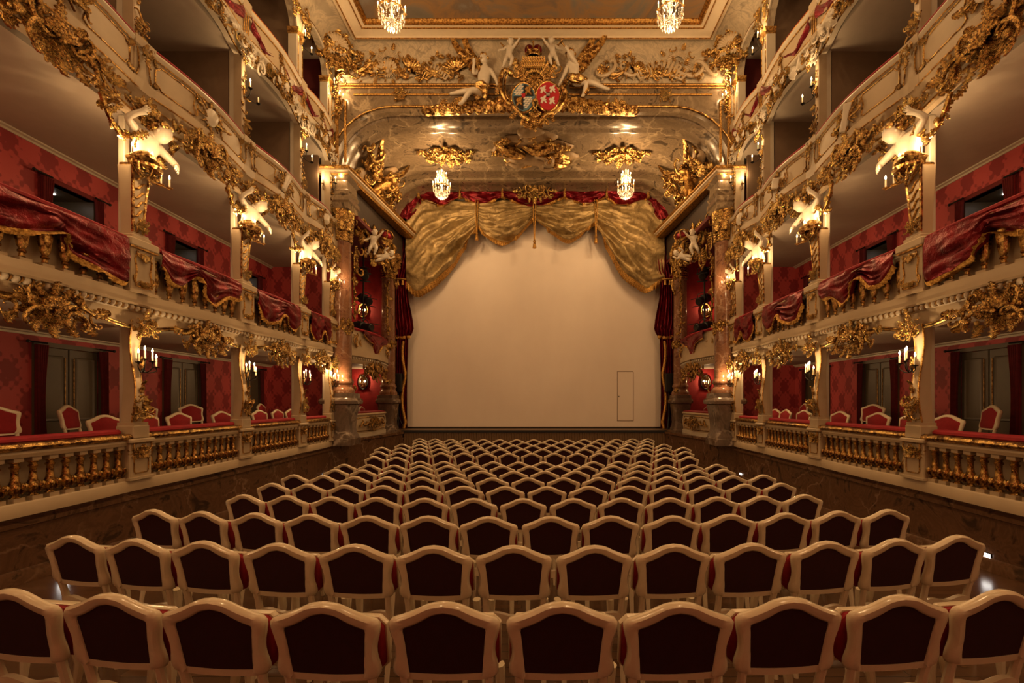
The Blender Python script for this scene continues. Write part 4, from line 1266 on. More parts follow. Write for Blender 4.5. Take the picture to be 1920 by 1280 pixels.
def pilaster_three(s, y):
    i = POSTS.index(y); m = -s
    pt = thing('parapet_pier', '%s third tier moulded cream bracket pier, post %s' % (sidename(s), POSTW[i] or 'at the frame edge'), 'pier', wloc(s, y, 0), wrz(s))
    mb = MB(); mb.loft([[(-w, .08, z), (w, .08, z), (w, -n, z), (-w, -n, z)] for z, n, w in [(3.93, .03, .10), (4.05, .06, .12), (4.18, .10, .14), (4.25, .16, .16), (4.41, .16, .16), (4.42, .13, .14), (4.84, .12, .12), (4.86, .16, .15), (4.96, .18, .16)]]); mb.obj('body', CREAM, pt)
    for q in (-1, 1):
        mb = MB(); mb.tube([(q * .115, -.14, 4.44), (q * .085, -.145, 4.55), (q * .075, -.14, 4.68), (q * .10, -.14, 4.82)], .011, 6); mb.obj('gilded_edge', GOLDD, pt)
    o = leaf_cluster(.22, .22, 420 + i * 2 + (s > 0), 'd', 8, 1); o.add('leaf', 0, -.08, .17, PI, .04); o.build(pt, small=.05, loc=(0, -.15, 4.80))
    if i == 0: return
    t = thing('box_pilaster', '%s third tier slim gilded pilaster, post %s' % (sidename(s), POSTW[i]), 'pilaster', wloc(s, y, 0), wrz(s))
    mb = MB(); mb.cbox(-.05, .05, .09, .20, 4.96, 6.62, .012); mb.obj('rear_post', WHITE, t)
    mb = MB(); mb.cbox(-.05, .05, -.05, .12, 4.97, 6.62, .012); mb.obj('shaft', CREAM, t)
    R = random.Random(430 + i)
    o = leaf_cluster(.20, .34, 440 + i * 2 + (s > 0), 'd', 9, 1)
    for k in range(7):
        o.add(R.choice(['leaf', 'c', 's', 'blade']), R.uniform(-.03, .03), .18 + .14 * k, R.uniform(.13, .18), R.choice([PI, 0, 1.4, -1.4]) + R.uniform(-.4, .4), .0)
    o.build(t, small=.05, loc=(0, -.06, 5.16))
    sconce('small two-candle sconce on %s third tier pilaster, post %s' % (sidename(s), POSTW[i]), wloc(s, y, 5.88, .06), wrz(s), [(0.02, .10, .06), (m * .22, .13, -.10)], 9 if i < 4 else 5, unlit=(1,) if (i == 2 and s < 0) else ())

# ------------------------------------------------------------------ top tier
def box_front_four(s, b):
    y0, y1 = BAYS[b]; L = y1 - y0; ym = (y0 + y1) / 2
    t = thing('box_parapet', '%s top tier curved parapet with cream panels and gilding, bay %s' % (sidename(s), BAYW[b]), 'parapet', wloc(s, ym, 0), wrz(s))
    f = arch_bulge(L, .10); us = lin(-L / 2, L / 2, 14)
    def part(nm, prof, m, u=us):
        mb = MB(); mb.sweep(prof, u, f); mb.obj(nm, m, t)
    mb = MB()
    mb.grid(lambda a, c: ((a - .5) * L, -f((a - .5) * L) - .03 * c, arch_z(2 * a - 1, 6.52, 6.64) * (1 - c) + 6.80 * c), 20, 3, thick=(0, .1, 0)); mb.obj('fascia', WHITE, t)
    part('cornice', [(-.05, 6.78), (.03, 6.78), (.07, 6.83), (.10, 6.86), (.10, 6.92), (-.05, 6.92)], WHITE)
    part('panel', [(-.05, 6.92), (.05, 6.92), (.07, 7.1), (.05, 7.40), (-.05, 7.40)], CREAM)
    part('top_rail', [(-.05, 7.39), (.06, 7.39), (.10, 7.43), (.11, 7.48), (.08, 7.54), (-.05, 7.56)], WHITE)
    part('cushion', [(-.12, 7.55), (.06, 7.55), (.08, 7.57), (.05, 7.60), (-.12, 7.60)], REDC)
    for z, n, r in ((7.40, .065, .014), (7.53, .085, .012), (6.925, .10, .012)):
        mb = MB(); mb.tube([(u, -(n + f(u)), z) for u in us], r, 6); mb.obj('gold_line', GOLDF, t)
    mb = MB(); mb.tube([(u, -f(u) - .02, arch_z(2 * u / L, 6.52, 6.64)) for u in us], .018, 6); mb.obj('arch_moulding', GOLD, t)
    o = Orn('d'); R = random.Random(800 + b + 10 * (s > 0))
    for k in range(4): o.add(R.choice(['leaf', 'c', 's', 'flower']), R.uniform(-.04, .04), 6.98 + .12 * k, R.uniform(.15, .2), R.uniform(-1, 1) + PI * (k % 2), .17)
    o.sym('leaf', .06, 7.30, .18, 2.4, .17); o.build(t)
    for q in (-1, 1):
        hl = L * .20; u0 = q * L * .245
        nm = 'stageward' if q * -s > 0 else 'camera side'
        draped('red_swag', '%s crimson swag on %s top tier parapet, bay %s' % (nm, sidename(s), BAYW[b]), 'drape', wloc(s, ym, 0), wrz(s),
               [(u0 - hl, 7.38), (u0 - hl * .5, 7.22), (u0, 7.15), (u0 + hl * .5, 7.22), (u0 + hl, 7.38)], [(u0 - hl * 1.05, 7.16), (u0 - hl * .55, 7.06), (u0, 6.98), (u0 + hl * .55, 7.06), (u0 + hl * 1.05, 7.16)], 1.6, .04, SATIN, fringe=False, off=.10, nu=20, nv=8, seed=b + q)
    m_ = thing('mask_ornament', 'white carved mask with gilded scrolls under %s top tier, bay %s' % (sidename(s), BAYW[b]), 'ornament', wloc(s, ym, 6.70, .20), wrz(s))
    inst('mask', MASK, m_, (0, -.05, 0), (0, 0, 0), .13)
    o = cartouche(.7, .46, 820 + b + 10 * (s > 0), 'd', dense=.8)
    o.sym('leaf', .2, -.05, .22, -1.7, .08, key='w'); o.sym('leaf', .12, .16, .18, -.8, .08, key='w'); o.build(m_, small=.05)
    lf = thing('leaf_band', 'white and gold leafy band along %s top tier fascia, bay %s' % (sidename(s), BAYW[b]), 'ornament', wloc(s, ym, 6.66, .07), wrz(s))
    o = Orn('w')
    n = int(L / .085)
    for k in range(n):
        u = -L / 2 + .08 + (L - .16) * k / (n - 1)
        if abs(u) < .22: continue
        o.add(R.choice(['leaf', 's', 'c', 'comb', 'leaf']), u, R.uniform(-.12, .10), R.uniform(.16, .27), R.uniform(-2.2, 2.2), .01 + f(u), key=R.choice(['w', 'w', 'd']))
    o.build(lf)
mb = MB()
nu, nv = 16, 12; vs = []
for j in range(nv + 1):
    a = -PI / 2 + PI * j / nv
    for i in range(nu):
        th = 2 * PI * i / nu
        x, y, z = cos(a) * sin(th) * .8, -cos(a) * cos(th) * .6, sin(a) * 1.1
        if y < -.2:
            y -= .25 * math.exp(-((x / .14) ** 2 + ((z + .05) / .24) ** 2)); y += .14 * math.exp(-(((abs(x) - .32) / .17) ** 2 + ((z - .14) / .12) ** 2)); y -= .10 * math.exp(-((x / .26) ** 2 + ((z + .45) / .07) ** 2))
        vs.append((x, y, z))
mb.add(vs, [(j * nu + i, j * nu + (i + 1) % nu, (j + 1) * nu + (i + 1) % nu, (j + 1) * nu + i) for j in range(nv) for i in range(nu)])
MASK = mb.mesh('mask', STATUE, angle=180)

def pilaster_four(s, y):
    i = POSTS.index(y); m = -s
    c = thing('gilded_capital', 'white and gold leaf cluster below %s top tier post %s' % (sidename(s), POSTW[i]), 'ornament', wloc(s, y, 6.58, .08), wrz(s))
    o = leaf_cluster(.40, .55, 850 + i * 2 + (s > 0), 'w', 14, 2)
    R = random.Random(i)
    for k in range(8): o.add(R.choice(['c', 's', 'flower']), R.uniform(-.15, .15), R.uniform(-.3, .2), R.uniform(.12, .2), R.uniform(-2, 2), .06, key='d')
    o.build(c, small=.06)
    pt = thing('parapet_pier', '%s top tier cream pier between curved parapets, post %s' % (sidename(s), POSTW[i]), 'pier', wloc(s, y, 0), wrz(s))
    mb = MB(); mb.loft([[(-w, .08, z), (w, .08, z), (w, -n, z), (-w, -n, z)] for z, n, w in [(6.78, .05, .10), (6.86, .12, .12), (6.94, .12, .12), (6.95, .09, .10), (7.36, .08, .09), (7.40, .12, .12), (7.58, .13, .12)]]); mb.obj('body', CREAM, pt)
    for q in (-.06, 0, .06):
        mb = MB(); mb.tube([(q, -.10, 6.97), (q, -.095, 7.35)], .012, 6); mb.obj('gold_fillet', GOLDF, pt)
    t = thing('box_pilaster', '%s top tier white arcade pilaster with gilded capital, post %s' % (sidename(s), POSTW[i]), 'pilaster', wloc(s, y, 0), wrz(s))
    mb = MB(); mb.cbox(-.13, .13, -.02, .20, 7.58, 8.62, .012); mb.obj('shaft', WHITE, t)
    for q in (-.09, .09):
        mb = MB(); mb.tube([(q, -.024, 7.62), (q, -.024, 8.58)], .016, 6); mb.obj('gilded_edge', GOLD, t)
    mb = MB(); mb.loft([[(-w, .2, z), (w, .2, z), (w, -n, z), (-w, -n, z)] for z, n, w in [(8.60, .03, .14), (8.63, .05, .15), (8.66, .03, .14), (8.70, .07, .17), (8.73, .08, .18)]]); mb.obj('capital', GOLDF, t)
    if i > 0:
        sconce('two-candle sconce on %s top tier arcade, post %s' % (sidename(s), POSTW[i]), wloc(s, y, 8.52, .05), wrz(s), [(-.02, .10, .08), (m * .20, .14, -.14)], 9 if i < 4 else 6)

for s in (-1, 1):
    for b in range(4):
        box_front_one(s, b); box_front_two(s, b); box_front_three(s, b)
        if b > 0: box_front_four(s, b)
    for y in POSTS:
        if y > POSTS[0]:
            pier(s, y, 1); pier(s, y, 2); pilaster_one(s, y); pilaster_two(s, y); herm(s, y)
            pilaster_four(s, y)
        pilaster_three(s, y)
    # arcade over the top tier
    for b in range(-3, 4):
        y0, y1 = BAYS[b] if b >= 0 else (POSTS[0] + b * 2.4, POSTS[0] + (b + 1) * 2.4)
        if y1 < YB: continue
        L = y1 - y0; ym = (y0 + y1) / 2
        mb = MB()
        def az(q): return 8.72 + .70 * math.sqrt(max(0, 1 - min(1, abs(q) / .88) ** 2.4))
        x_, y_, z_ = wloc(s, ym, 0)
        c_, s_ = cos(wrz(s)), sin(wrz(s))
        mb.M = Matrix.Translation((x_, y_, 0)) @ Matrix.Rotation(wrz(s), 4, 'Z')
        mb.grid(lambda a, c: ((a - .5) * L, 0, az(2 * a - 1) * (1 - c) + 9.52 * c), 28, 2, thick=(0, .16, 0))
        struct(mb, 'wall_' + sidename(s), MPALE if b >= 0 else WHITE, smooth=True, label='%s arcade wall above the top tier' % sidename(s))
        if b >= 1:
            t = thing('arch_edging', 'gilded edging of the %s top tier arch, bay %s' % (sidename(s), BAYW[b]), 'moulding', wloc(s, ym, 0), wrz(s))
            us = lin(-.88, .88, 24)
            for dz, r, mm in ((.0, .03, WHITE), (.05, .016, GOLD)):
                mb = MB(); mb.tube([(q * L / 2, -.02, az(q) + dz) for q in us], r, 6); mb.obj('rim', mm, t)
            for q in (-1, 1):
                nm = 'stageward' if q * -s > 0 else 'camera side'
                c = thing('gilded_spandrel', 'gilded rocaille on %s arcade spandrel, %s of bay %s' % (sidename(s), nm, BAYW[b]), 'ornament', wloc(s, ym, 9.18, .02), wrz(s))
                o = Orn('g'); R = random.Random(900 + b * 2 + q + 20 * (s > 0))
                for k in range(10):
                    o.add(R.choice(['c', 's', 'leaf', 'comb', 'flower']), q * (L / 2 - .06 - R.uniform(0, .28)), R.uniform(-.32, .28), R.uniform(.12, .26), R.uniform(-2, 2), .03)
                o.build(c, small=.08)

# ------------------------------------------------------------------ box doors, curtains and chairs
dn = 0
for s in (-1, 1):
    for k, y in enumerate(DOORY):
        which = ['nearest the camera', 'in the middle', 'nearest the stage'][k]
        for tier, z0, h, hw in ((1, -1.3, 2.14, .5), (2, 1.42, 2.0, .42)):
            dn += 1
            d = thing('door_%d' % dn, '%s %s grey double door %s' % (sidename(s), TIERW[tier], which), None, (s * XB(y), y, z0), wrz(s) - s * .018, kind='structure')
            if tier == 1:
                for q in (-1, 1):
                    lf = MB(); lf.cbox(min(q * .01, q * .48), max(q * .01, q * .48), .03, .07, 0, h, .006)
                    lo = lf.obj('door_leaf', DOORM, d)
                    for (a, b_) in ((.12, .78), (.98, 2.02)):
                        mb = MB(); x0, x1 = sorted((q * .09, q * .42))
                        mb.loft([[(x0 + i, yy, a + i), (x1 - i, yy, a + i), (x1 - i, yy, b_ - i), (x0 + i, yy, b_ - i)] for i, yy in ((0, .03), (.015, .012), (.035, .022), (.05, .022))])
                        mb.obj('door_panel', DOORM, lo)
                    mb = MB(); mb.tube([(q * .07, .018, 1.0), (q * .07, .018, 2.0)], .008, 6); mb.obj('gilt_strip', GOLDF, lo)
                mb = MB(); mb.sphere((.05, .0, .95), .022, 8, 5); mb.tube([(.05, 0, .95), (.05, .05, .95)], .008, 6); mb.obj('door_handle', GOLDD, d)
            else:
                # open doorway to a lit lobby
                mb = MB()
                mb.box(-hw - .02, -hw + .02, .02, .75, 0, h + .02); mb.box(hw - .02, hw + .02, .02, .75, 0, h + .02); mb.box(-hw, hw, .02, .75, h, h + .04); mb.box(-hw, hw, .73, .77, 0, h + .02)
                mb.box(-hw, hw, .02, .75, -.02, 0)
                mb.obj('lobby_lining', DOORM, d)
                for q in (-1, 1):
                    x0, x1 = sorted((q * .02, q * (hw - .06)))
                    mb = MB(); mb.loft([[(x0 + i, yy, .1 + i), (x1 - i, yy, .1 + i), (x1 - i, yy, 1.8 - i), (x0 + i, yy, 1.8 - i)] for i, yy in ((0, .73), (.0, .70), (.05, .70), (.06, .71))]); mb.obj('inner_leaf', WHITE, d)
                mb = MB(); mb.box(-.11, .11, .35, .40, h - .015, h - .005); mb.obj('lobby_lamp', STRIP, d)
            mb = MB()
            mb.box(-hw - .07, -hw, -.03, .04, 0, h + .07); mb.box(hw, hw + .07, -.03, .04, 0, h + .07); mb.box(-hw - .07, hw + .07, -.03, .04, h, h + .07)
            mb.obj('door_frame', CURT if tier == 2 else DOORM, d)
            for q in (-1, 1):
                nm = 'stageward' if q * -s > 0 else 'camera side'
                def cf(a, b2):
                    wv = .16 * (1 - .35 * sin(PI * min(1, b2 * 1.2)))
                    return (q * (hw + .07 - wv / 2 + (a - .5) * wv), -.07 - .028 * sin(a * 5 * 2 * PI + b2), h + .02 - b2 * (h - .03))
                c = thing('door_curtain', '%s dark red curtain at %s %s door %s' % (nm, sidename(s), TIERW[tier], which), 'curtain', (s * XB(y), y, z0), wrz(s) - s * .018)
                mb = MB(); mb.grid(cf, 30, 10, thick=(0, .012, 0)); mb.obj('cloth', CURT, c, angle=80)
                mb = MB(); mb.tube([(q * (hw + .18), -.07, h + .05), (q * (hw - .08), -.07, h + .05)], .014, 6); mb.sphere((q * (hw + .18), -.07, h + .05), .025, 6, 4); mb.obj('curtain_rod', IRON, c)

BC = [(4.85, 5.93, -.1, 'front'), (5.42, 6.45, .3, 'turned'), (6.40, 5.95, .1, 'front'), (6.80, 6.80, -.4, 'rear'), (7.15, 5.95, -.12, 'front'), (7.75, 5.98, .12, 'front'), (8.0, 6.90, .3, 'rear'), (8.80, 5.98, .1, 'front'), (9.42, 6.0, -.15, 'front'),
      (9.05, 6.85, .3, 'rear'), (10.0, 5.98, .1, 'front'), (10.75, 6.0, .0, 'front'), (11.32, 6.0, .1, 'front'), (11.5, 6.85, -.2, 'rear')]
cnt = {}
for s in (-1, 1):
    for k, (y, x, a, row) in enumerate(BC):
        kk = (sidename(s), row); cnt[kk] = cnt.get(kk, 0) + 1
        zz = -1.2 + (.06 if x < 6.2 else .20)
        chair('box_chair', 'white-framed red chair in %s lowest tier boxes, %s row, %s from the camera' % (sidename(s), 'front' if row == 'front' else 'turned middle' if row == 'turned' else 'rear', ordinal(cnt[kk])),
              (s * x, y + (.05 if s > 0 else 0) * (k % 3 - 1), zz), s * (PI / 2 + a), 'white and red chairs in the side boxes')
        if True:
            st = thing('box_platform', 'dark step under the %s %s row box chair, %s from the camera' % (sidename(s), row, ordinal(cnt[kk])), 'platform', (s * x, y + (.05 if s > 0 else 0) * (k % 3 - 1), -1.2))
            mb = MB(); mb.cbox(-.28, .28, -.28, .28, 0, zz + 1.199, .008); mb.obj('step', FLOORM, st)
# ------------------------------------------------------------------ proscenium
PY = 12.1
def arch_pts(n, hw, zt, ex=1.67, ez=1.6, inset=0.0, z0=6.3):
    """open outline of the portal arch from lower left to lower right"""
    P = [(-hw + inset, z0)]
    for k in range(13):
        a = PI - PI / 2 * k / 12
        P.append((-(hw - ex) + (ex - inset) * cos(a), zt - ez + (ez - inset) * sin(a)))
    m = [(-(hw - ex) + 2 * (hw - ex) * k / 12, zt - inset) for k in range(1, 12)]
    R = [(-x, z) for x, z in reversed(P)]
    return P + m + R
def zlow(x):
    a = abs(x) - 3.83
    return 8.0 if a <= 0 else 6.4 + 1.6 * math.sqrt(max(0, 1 - (a / 1.67) ** 2))
xs = [-5.5 + 11.0 * (.5 - .5 * cos(PI * k / 80)) for k in range(81)]
mb = MB(); mb.grid(lambda a, b: (xs[round(a * 80)], PY, zlow(xs[round(a * 80)]) * (1 - b) + 8.75 * b), 80, 3, thick=(0, .12, 0))
struct(mb, 'wall_stage', MGREY, label='grey marbled wall over the stage arch')
mb = MB(); mb.box(-5.75, 5.75, PY, PY + .12, 8.74, 10.05)
struct(mb, 'wall_stage', MPALE, label='pale marbled frieze above the stage arch')
for s in (-1, 1):
    mb = MB(); a, b = sorted((s * 5.49, s * 5.80)); mb.box(a, b, PY - .02, PY + .14, 6.3, 8.75); struct(mb, 'wall_stage', MPALE)
# arched tunnel behind it
seq = [(12.1, 0), (12.32, .0), (12.34, .05), (12.50, .09), (12.62, .09), (12.64, .04), (12.85, .02), (12.9, .05), (13.0, .05), (13.02, 0), (14.9, 0), (14.93, .03), (15.15, .05), (15.2, .02), (15.6, .03), (15.64, .07), (15.9, .09), (15.95, .06), (16.4, .09), (16.6, .10), (16.62, .0)]
def tun(y): q = (y - 12.1) / 4.5; return 5.5 - .22 * q, 8.0 - .02 * q
rings = []
for y, ins in seq:
    hw, zt = tun(y); rings.append([(x, y, z) for x, z in arch_pts(0, hw, zt, inset=ins)])
mb = MB(); n = len(rings[0])
mb.add([p for r in rings for p in r], [(i * n + j, i * n + j + 1, (i + 1) * n + j + 1, (i + 1) * n + j) for i in range(len(rings) - 1) for j in range(n - 1)])
struct(mb, 'ceiling', MGREY, smooth=True, label='grey marbled coved vault over the stage front')
# gold lines on the wall
t = thing('proscenium_moulding', 'gilded cornice lines across the wall over the stage arch', 'moulding', (0, PY, 0))
for z, r, hw in ((8.74, .035, 5.30), (8.66, .02, 5.30), (8.47, .026, 4.95)):
    for s in (-1, 1):
        mb = MB(); mb.tube([(s * 1.0, -.02, z), (s * hw, -.02, z)], r, 8); mb.obj('gold_line', GOLDF, t)
P = [(x, z) for x, z in arch_pts(0, 5.5, 8.0, inset=-.14)][2:-2]
for s in (-1, 1):
    half = [p for p in P if p[0] * s > .9]
    mb = MB(); mb.tube([(x, -.02, z) for x, z in half], .028, 8); mb.obj('arch_line', GOLD, t)
for s in (-1, 1):
    mb = MB(); mb.cbox(-.05, .05, -.04, .0, 6.5, 9.6, .008); mb.obj('gold_strip', GOLDF, t, loc=(s * 5.42, 0, 0))
    mb = MB(); mb.cbox(-.03, .03, -.05, .0, 6.6, 8.3, .008); mb.obj('gold_strip', GOLDF, t, loc=(s * 5.18, 0, 0))
for s in (-1, 1):
    sd = sidename(s)
    c = thing('rocaille_frieze', '%s white and gold rocaille along the frieze over the stage' % sd, 'ornament', (s * 3.55, PY - .02, 9.22))
    o = rocaille(3.3, .92, 31 if s < 0 else 37, 'c', 'g')
    # pierced shell wreath
    for k in range(10):
        a = 2 * PI * k / 10; o.add('comb', s * .45 + .26 * cos(a), .05 + .30 * sin(a), .26, a - PI / 2, .04, key='c')
        o.add('c' if k % 2 else 'leaf', s * .45 + .44 * cos(a), .05 + .42 * sin(a), .20, a - PI / 2, .03, key='g')
    for k in range(9):
        o.add('leaf' if k % 2 else 'flower', -s * (.35 + .11 * k), .02 + .30 * (k / 8) - .05 * sin(k), .17, 1.0 + k, .05, key='g')
    o.build(c, small=.12)
    c = thing('rocaille_bracket', '%s small gilded leaf knot joining the gold lines' % sd, 'ornament', (s * 3.65, PY - .03, 8.42))
    leaf_cluster(.42, .42, 51 + s, 'g', 9, 1).build(c, small=.08)
    c = thing('corner_rocaille', '%s white shell rocaille in the upper corner by the ceiling' % sd, 'ornament', (s * 5.28, PY - .30, 9.45))
    o = cartouche(.85, .95, 77 + s, 'g'); o.add('shell', 0, .1, .55, s * .4, .1, key='c'); o.sym('leaf', .22, -.1, .34, 1.2, .08, key='c'); o.build(c, small=.08)
    c.rotation_euler.z = s * -.5
    c = thing('leaf_pendant', '%s gilded leaf pendant down the edge of the proscenium wall' % sd, 'ornament', (s * 5.36, PY - .06, 8.75))
    o = Orn('g'); R = random.Random(60 + s)
    for k in range(16): o.add(R.choice(['leaf', 'c', 's', 'flower', 'blade']), R.uniform(-.10, .10), .55 - .10 * k, R.uniform(.18, .28), PI + R.uniform(-.9, .9), .03)
    o.build(c, small=.10)
    sconce('gilded sconce at the %s end of the proscenium wall' % sd, (s * 5.30, PY - .08, 8.22), 0, [(0.04 * -s, .10, .08), (-s * .12, .08, .0)], 9, GOLDF)

# coat of arms
K = .0033; CX = at(1003.4, 180, 11.85)
ca = thing('coat_of_arms', 'gilded coat of arms with two shields under a crown over the stage', 'coat of arms', (CX.x, PY - .12, CX.z))
U = lambda zx, zy: ((zx - 975) * K, (480 - zy) * K)
def shield_poly(cx, cz, w, h):
    return [(cx + w * cos(a) * (1 + .06 * cos(2 * a)), cz + h * sin(a) * (1.0 if sin(a) > 0 else 1.15)) for a in [2 * PI * k / 24 for k in range(24)]]
BLUE = simple('heraldic_blue', (0.10, 0.20, 0.27), .5); SILV = simple('heraldic_silver', (0.72, 0.68, 0.60), .5); HRED = simple('heraldic_red', (0.45, 0.02, 0.03), .5); HBLK = simple('heraldic_black', (0.02, 0.016, 0.014), .5)
for q, (zx, zy) in ((-1, (880, 492)), (1, (1080, 482))):
    u, z = U(zx, zy)
    mb = MB(); P = shield_poly(0, 0, .30, .36)
    mb.loft([[(x * k_, y_, zz * k_) for x, zz in P] for k_, y_ in ((1, .06), (1, -.06), (.96, -.08))])
    sh = mb.obj('shield', BLUE if q < 0 else HRED, ca, loc=(u, -.10, z), label='quartered blue, white and black shield' if q < 0 else 'red shield with white beasts')
    mb = MB(); mb.tube([(x * 1.04, -.06, zz * 1.04) for x, zz in P], .03, 6, closed=True); mb.obj('shield_rim', GOLD, sh)
    inside = lambda x, zz: (x / .27) ** 2 + (zz / (.32 if zz > 0 else .36)) ** 2 < .96
    if q < 0:
        for (qx, qz) in ((1, 1), (-1, -1)):      # black quarters
            P2 = [(0, 0)] + [(.27 * cos(a), (.32 if qz > 0 else .37) * sin(a)) for a in [((0 if qx > 0 else PI) + PI / 2 * k / 8) for k in range(9)]]
            mb = MB(); mb.prism(P2, -.084, -.070); mb.obj('black_quarter', HBLK, sh)
            lion = [(-.09, -.10), (-.05, -.02), (-.08, .04), (-.05, .09), (0, .10), (.05, .13), (.09, .10), (.06, .06), (.09, .02), (.05, -.01), (.08, -.06), (.10, -.11), (.05, -.10), (.02, -.05), (-.02, -.07), (-.04, -.12)]
            mb = MB(); mb.prism([(x + qx * .12, zz + qz * .15) for x, zz in lion], -.096, -.08); mb.obj('lion', GOLDF, sh)
        mb = MB()
        for i in range(-5, 6):
            for j in range(-6, 7):
                x, zz = i * .075 + (j % 2) * .0375, j * .05
                if x * zz < 0 and inside(x, zz) and abs(x) > .03 and abs(zz) > .02:
                    mb.prism([(x - .045, zz - .012), (x - .005, zz + .026), (x + .045, zz + .012), (x + .005, zz - .026)], -.092, -.078)
        o_ = mb.obj('white_lozenges', SILV, sh); o_['kind'] = 'stuff'
        mb = MB(); mb.prism([(-.05, .06), (.05, .06), (.05, -.01), (0, -.06), (-.05, -.01)], -.105, -.08); mb.obj('heart_shield', HRED, sh)
    else:
        beast = [(-.08, -.08), (-.05, 0), (-.09, .03), (-.06, .07), (-.02, .06), (.02, .10), (.07, .11), (.06, .06), (.03, .03), (.08, .0), (.05, -.03), (.09, -.08), (.05, -.09), (.01, -.03), (-.03, -.10)]
        for bx, bz in ((-.13, .14), (.12, .15), (-.12, -.13), (.11, -.16)):
            mb = MB(); mb.prism([(x + bx, zz + bz) for x, zz in beast], -.098, -.08); mb.obj('white_beast', SILV, sh)
        mb = MB(); mb.prism([(-.05, .05), (.05, .05), (.05, -.02), (0, -.06), (-.05, -.02)], -.105, -.08); mb.obj('heart_shield', HBLK, sh)
        for zz in (.03, .005, -.02):
            mb = MB(); mb.prism([(-.048, zz), (.048, zz), (.048, zz - .012), (-.048, zz - .012)], -.108, -.10); mb.obj('bar', SILV, sh)
# scrolled frame
for q, pts in ((-1, [(775, 300), (720, 290), (690, 360), (700, 470), (750, 540), (800, 590), (870, 650), (930, 700)]), (1, [(1225, 375), (1205, 420), (1225, 480), (1200, 560), (1130, 620), (1060, 650), (1000, 700)])):
    mb = MB(); P = [(U(*p)[0], -.16 - .05 * (k % 2), U(*p)[1]) for k, p in enumerate(pts)]
    mb.tube([poly_at(P, k / 24) for k in range(25)], [.075 - .03 * k / 24 for k in range(25)], 8); mb.sphere(P[0], .085, 8, 6)
    mb.obj('scrolled_frame', GOLD, ca)
    mb = MB(); mb.tube([poly_at([(p[0] * .88, p[1] + .05, p[2] * .92) for p in P], k / 24) for k in range(25)], .035, 6); mb.obj('inner_frame', GOLD, ca)
o = Orn('g'); R = random.Random(5)
o.add('boss', .0, .02, 1.25, 0, -.06, depth=.25, key='d'); o.add('boss', -.02, .55, .75, .4, -.02, depth=.4, key='d'); o.add('boss', 0, -.5, .6, .4, -.02, depth=.4, key='d')
for k in range(13):
    a = rad(15 + 150 * k / 12); o.add('leaf', -.02 + .24 * cos(a), .42 + .26 * sin(a), .46 if k % 2 else .36, a - PI / 2, .06, wide=.7)
for k in range(9): o.add('blade', -.04 + (k - 4) * .055, .74, .34, (k - 4) * -.06, .12, wide=1.1)
o.sym('leaf', .42, .72, .42, -.5, .05); o.sym('c', .42, .62, .34, -.8, .1); o.sym('c', .62, .72, .26, .6, .08)
for k in range(12):
    a = rad(200 + 140 * k / 11); o.add(R.choice(['leaf', 'c', 'comb', 'leaf']), .62 * cos(a), -.12 + .60 * sin(a), R.uniform(.2, .32), a - PI / 2 + R.uniform(-.5, .5), .12)
o.add('shell', 0, -.52, .36, PI, .2); o.add('leaf', 0, -.60, .34, PI, .18); o.add('flower', 0, -.70, .16, 0, .2); o.add('bud', .0, -.92, .10, 0, .1); o.sym('leaf', .08, -.66, .26, 2.7, .18)
o.sym('j', .0, -.30, .3, 1.3, .2)
o.build(ca, small=.10)
# crown over the arms
cz = U(960, 130); cr = thing('crown', 'gold crown with crimson cap on top of the coat of arms', 'crown', (CX.x + cz[0], PY - .22, CX.z + cz[1]))
mb = MB(); mb.lathe([(.19, -.12), (.20, -.10), (.195, -.06), (.21, 0.0), (.20, 0), (.18, -.06), (.18, -.12)], 20); mb.obj('band', GOLD, cr)
for k in range(8):
    a = 2 * PI * k / 8
    mb = MB(); mb.tube([(.2 * cos(a), .2 * sin(a), 0), (.215 * cos(a), .215 * sin(a), .06)], [.035, .015], 6); mb.sphere((.215 * cos(a), .215 * sin(a), .075), .024, 6, 4); mb.obj('fleuron', GOLD, cr)
for q in (-1, 1):
    mb = MB(); mb.sphere((q * .11, 0, .10), .13, 12, 8, sz=1.1); mb.obj('cap', SATIN, cr)
mb = MB(); mb.tube([(.0, -.2, 0), (0, -.21, .12), (0, -.1, .23), (0, .05, .25)], .02, 6); mb.sphere((0, -.08, .27), .035, 8, 5); mb.obj('arch', GOLD, cr)
# gilded rockwork base
for s, x0, x1 in ((-1, 95, 760), (1, 1200, 1770)):
    rk = thing('gilded_rockwork', '%s gilded rock and leaf base beside the coat of arms' % sidename(s), 'ornament', (CX.x, PY - .10, CX.z))
    R = random.Random(15 + s)
    for k in range(9):
        f = k / 8; zx = x0 + (x1 - x0) * f; e = (f if s < 0 else 1 - f)
        u, z = U(zx, 590 - 60 * e)
        mb = MB(); nu_, nv_ = 14, 9; ph = R.uniform(0, 9)
        def lump(a, b):
            th = 2 * PI * a; e_ = -PI / 2 + PI * b; r = 1 + .16 * sin(3 * th + ph) * cos(e_) + .12 * sin(5 * e_ + ph)
            return (cos(e_) * cos(th) * .21 * r, cos(e_) * sin(th) * .14 * r, sin(e_) * (.11 + .12 * e) * r)
        mb.grid(lump, nu_, nv_); mb.obj('rock', GOLD, rk, loc=(u, -.08, z), angle=30)
    o = Orn('g')
    for k in range(16):
        f = R.random(); zx = x0 + (x1 - x0) * f; e = (f if s < 0 else 1 - f)
        u, z = U(zx, 600 - R.uniform(0, 130) * (e + .15))
        o.add(R.choice(['leaf', 'flower', 'c', 'comb', 'leaf']), u, z, R.uniform(.2, .36), R.uniform(-2.5, 2.5), .16)
    o.build(rk, small=.10)
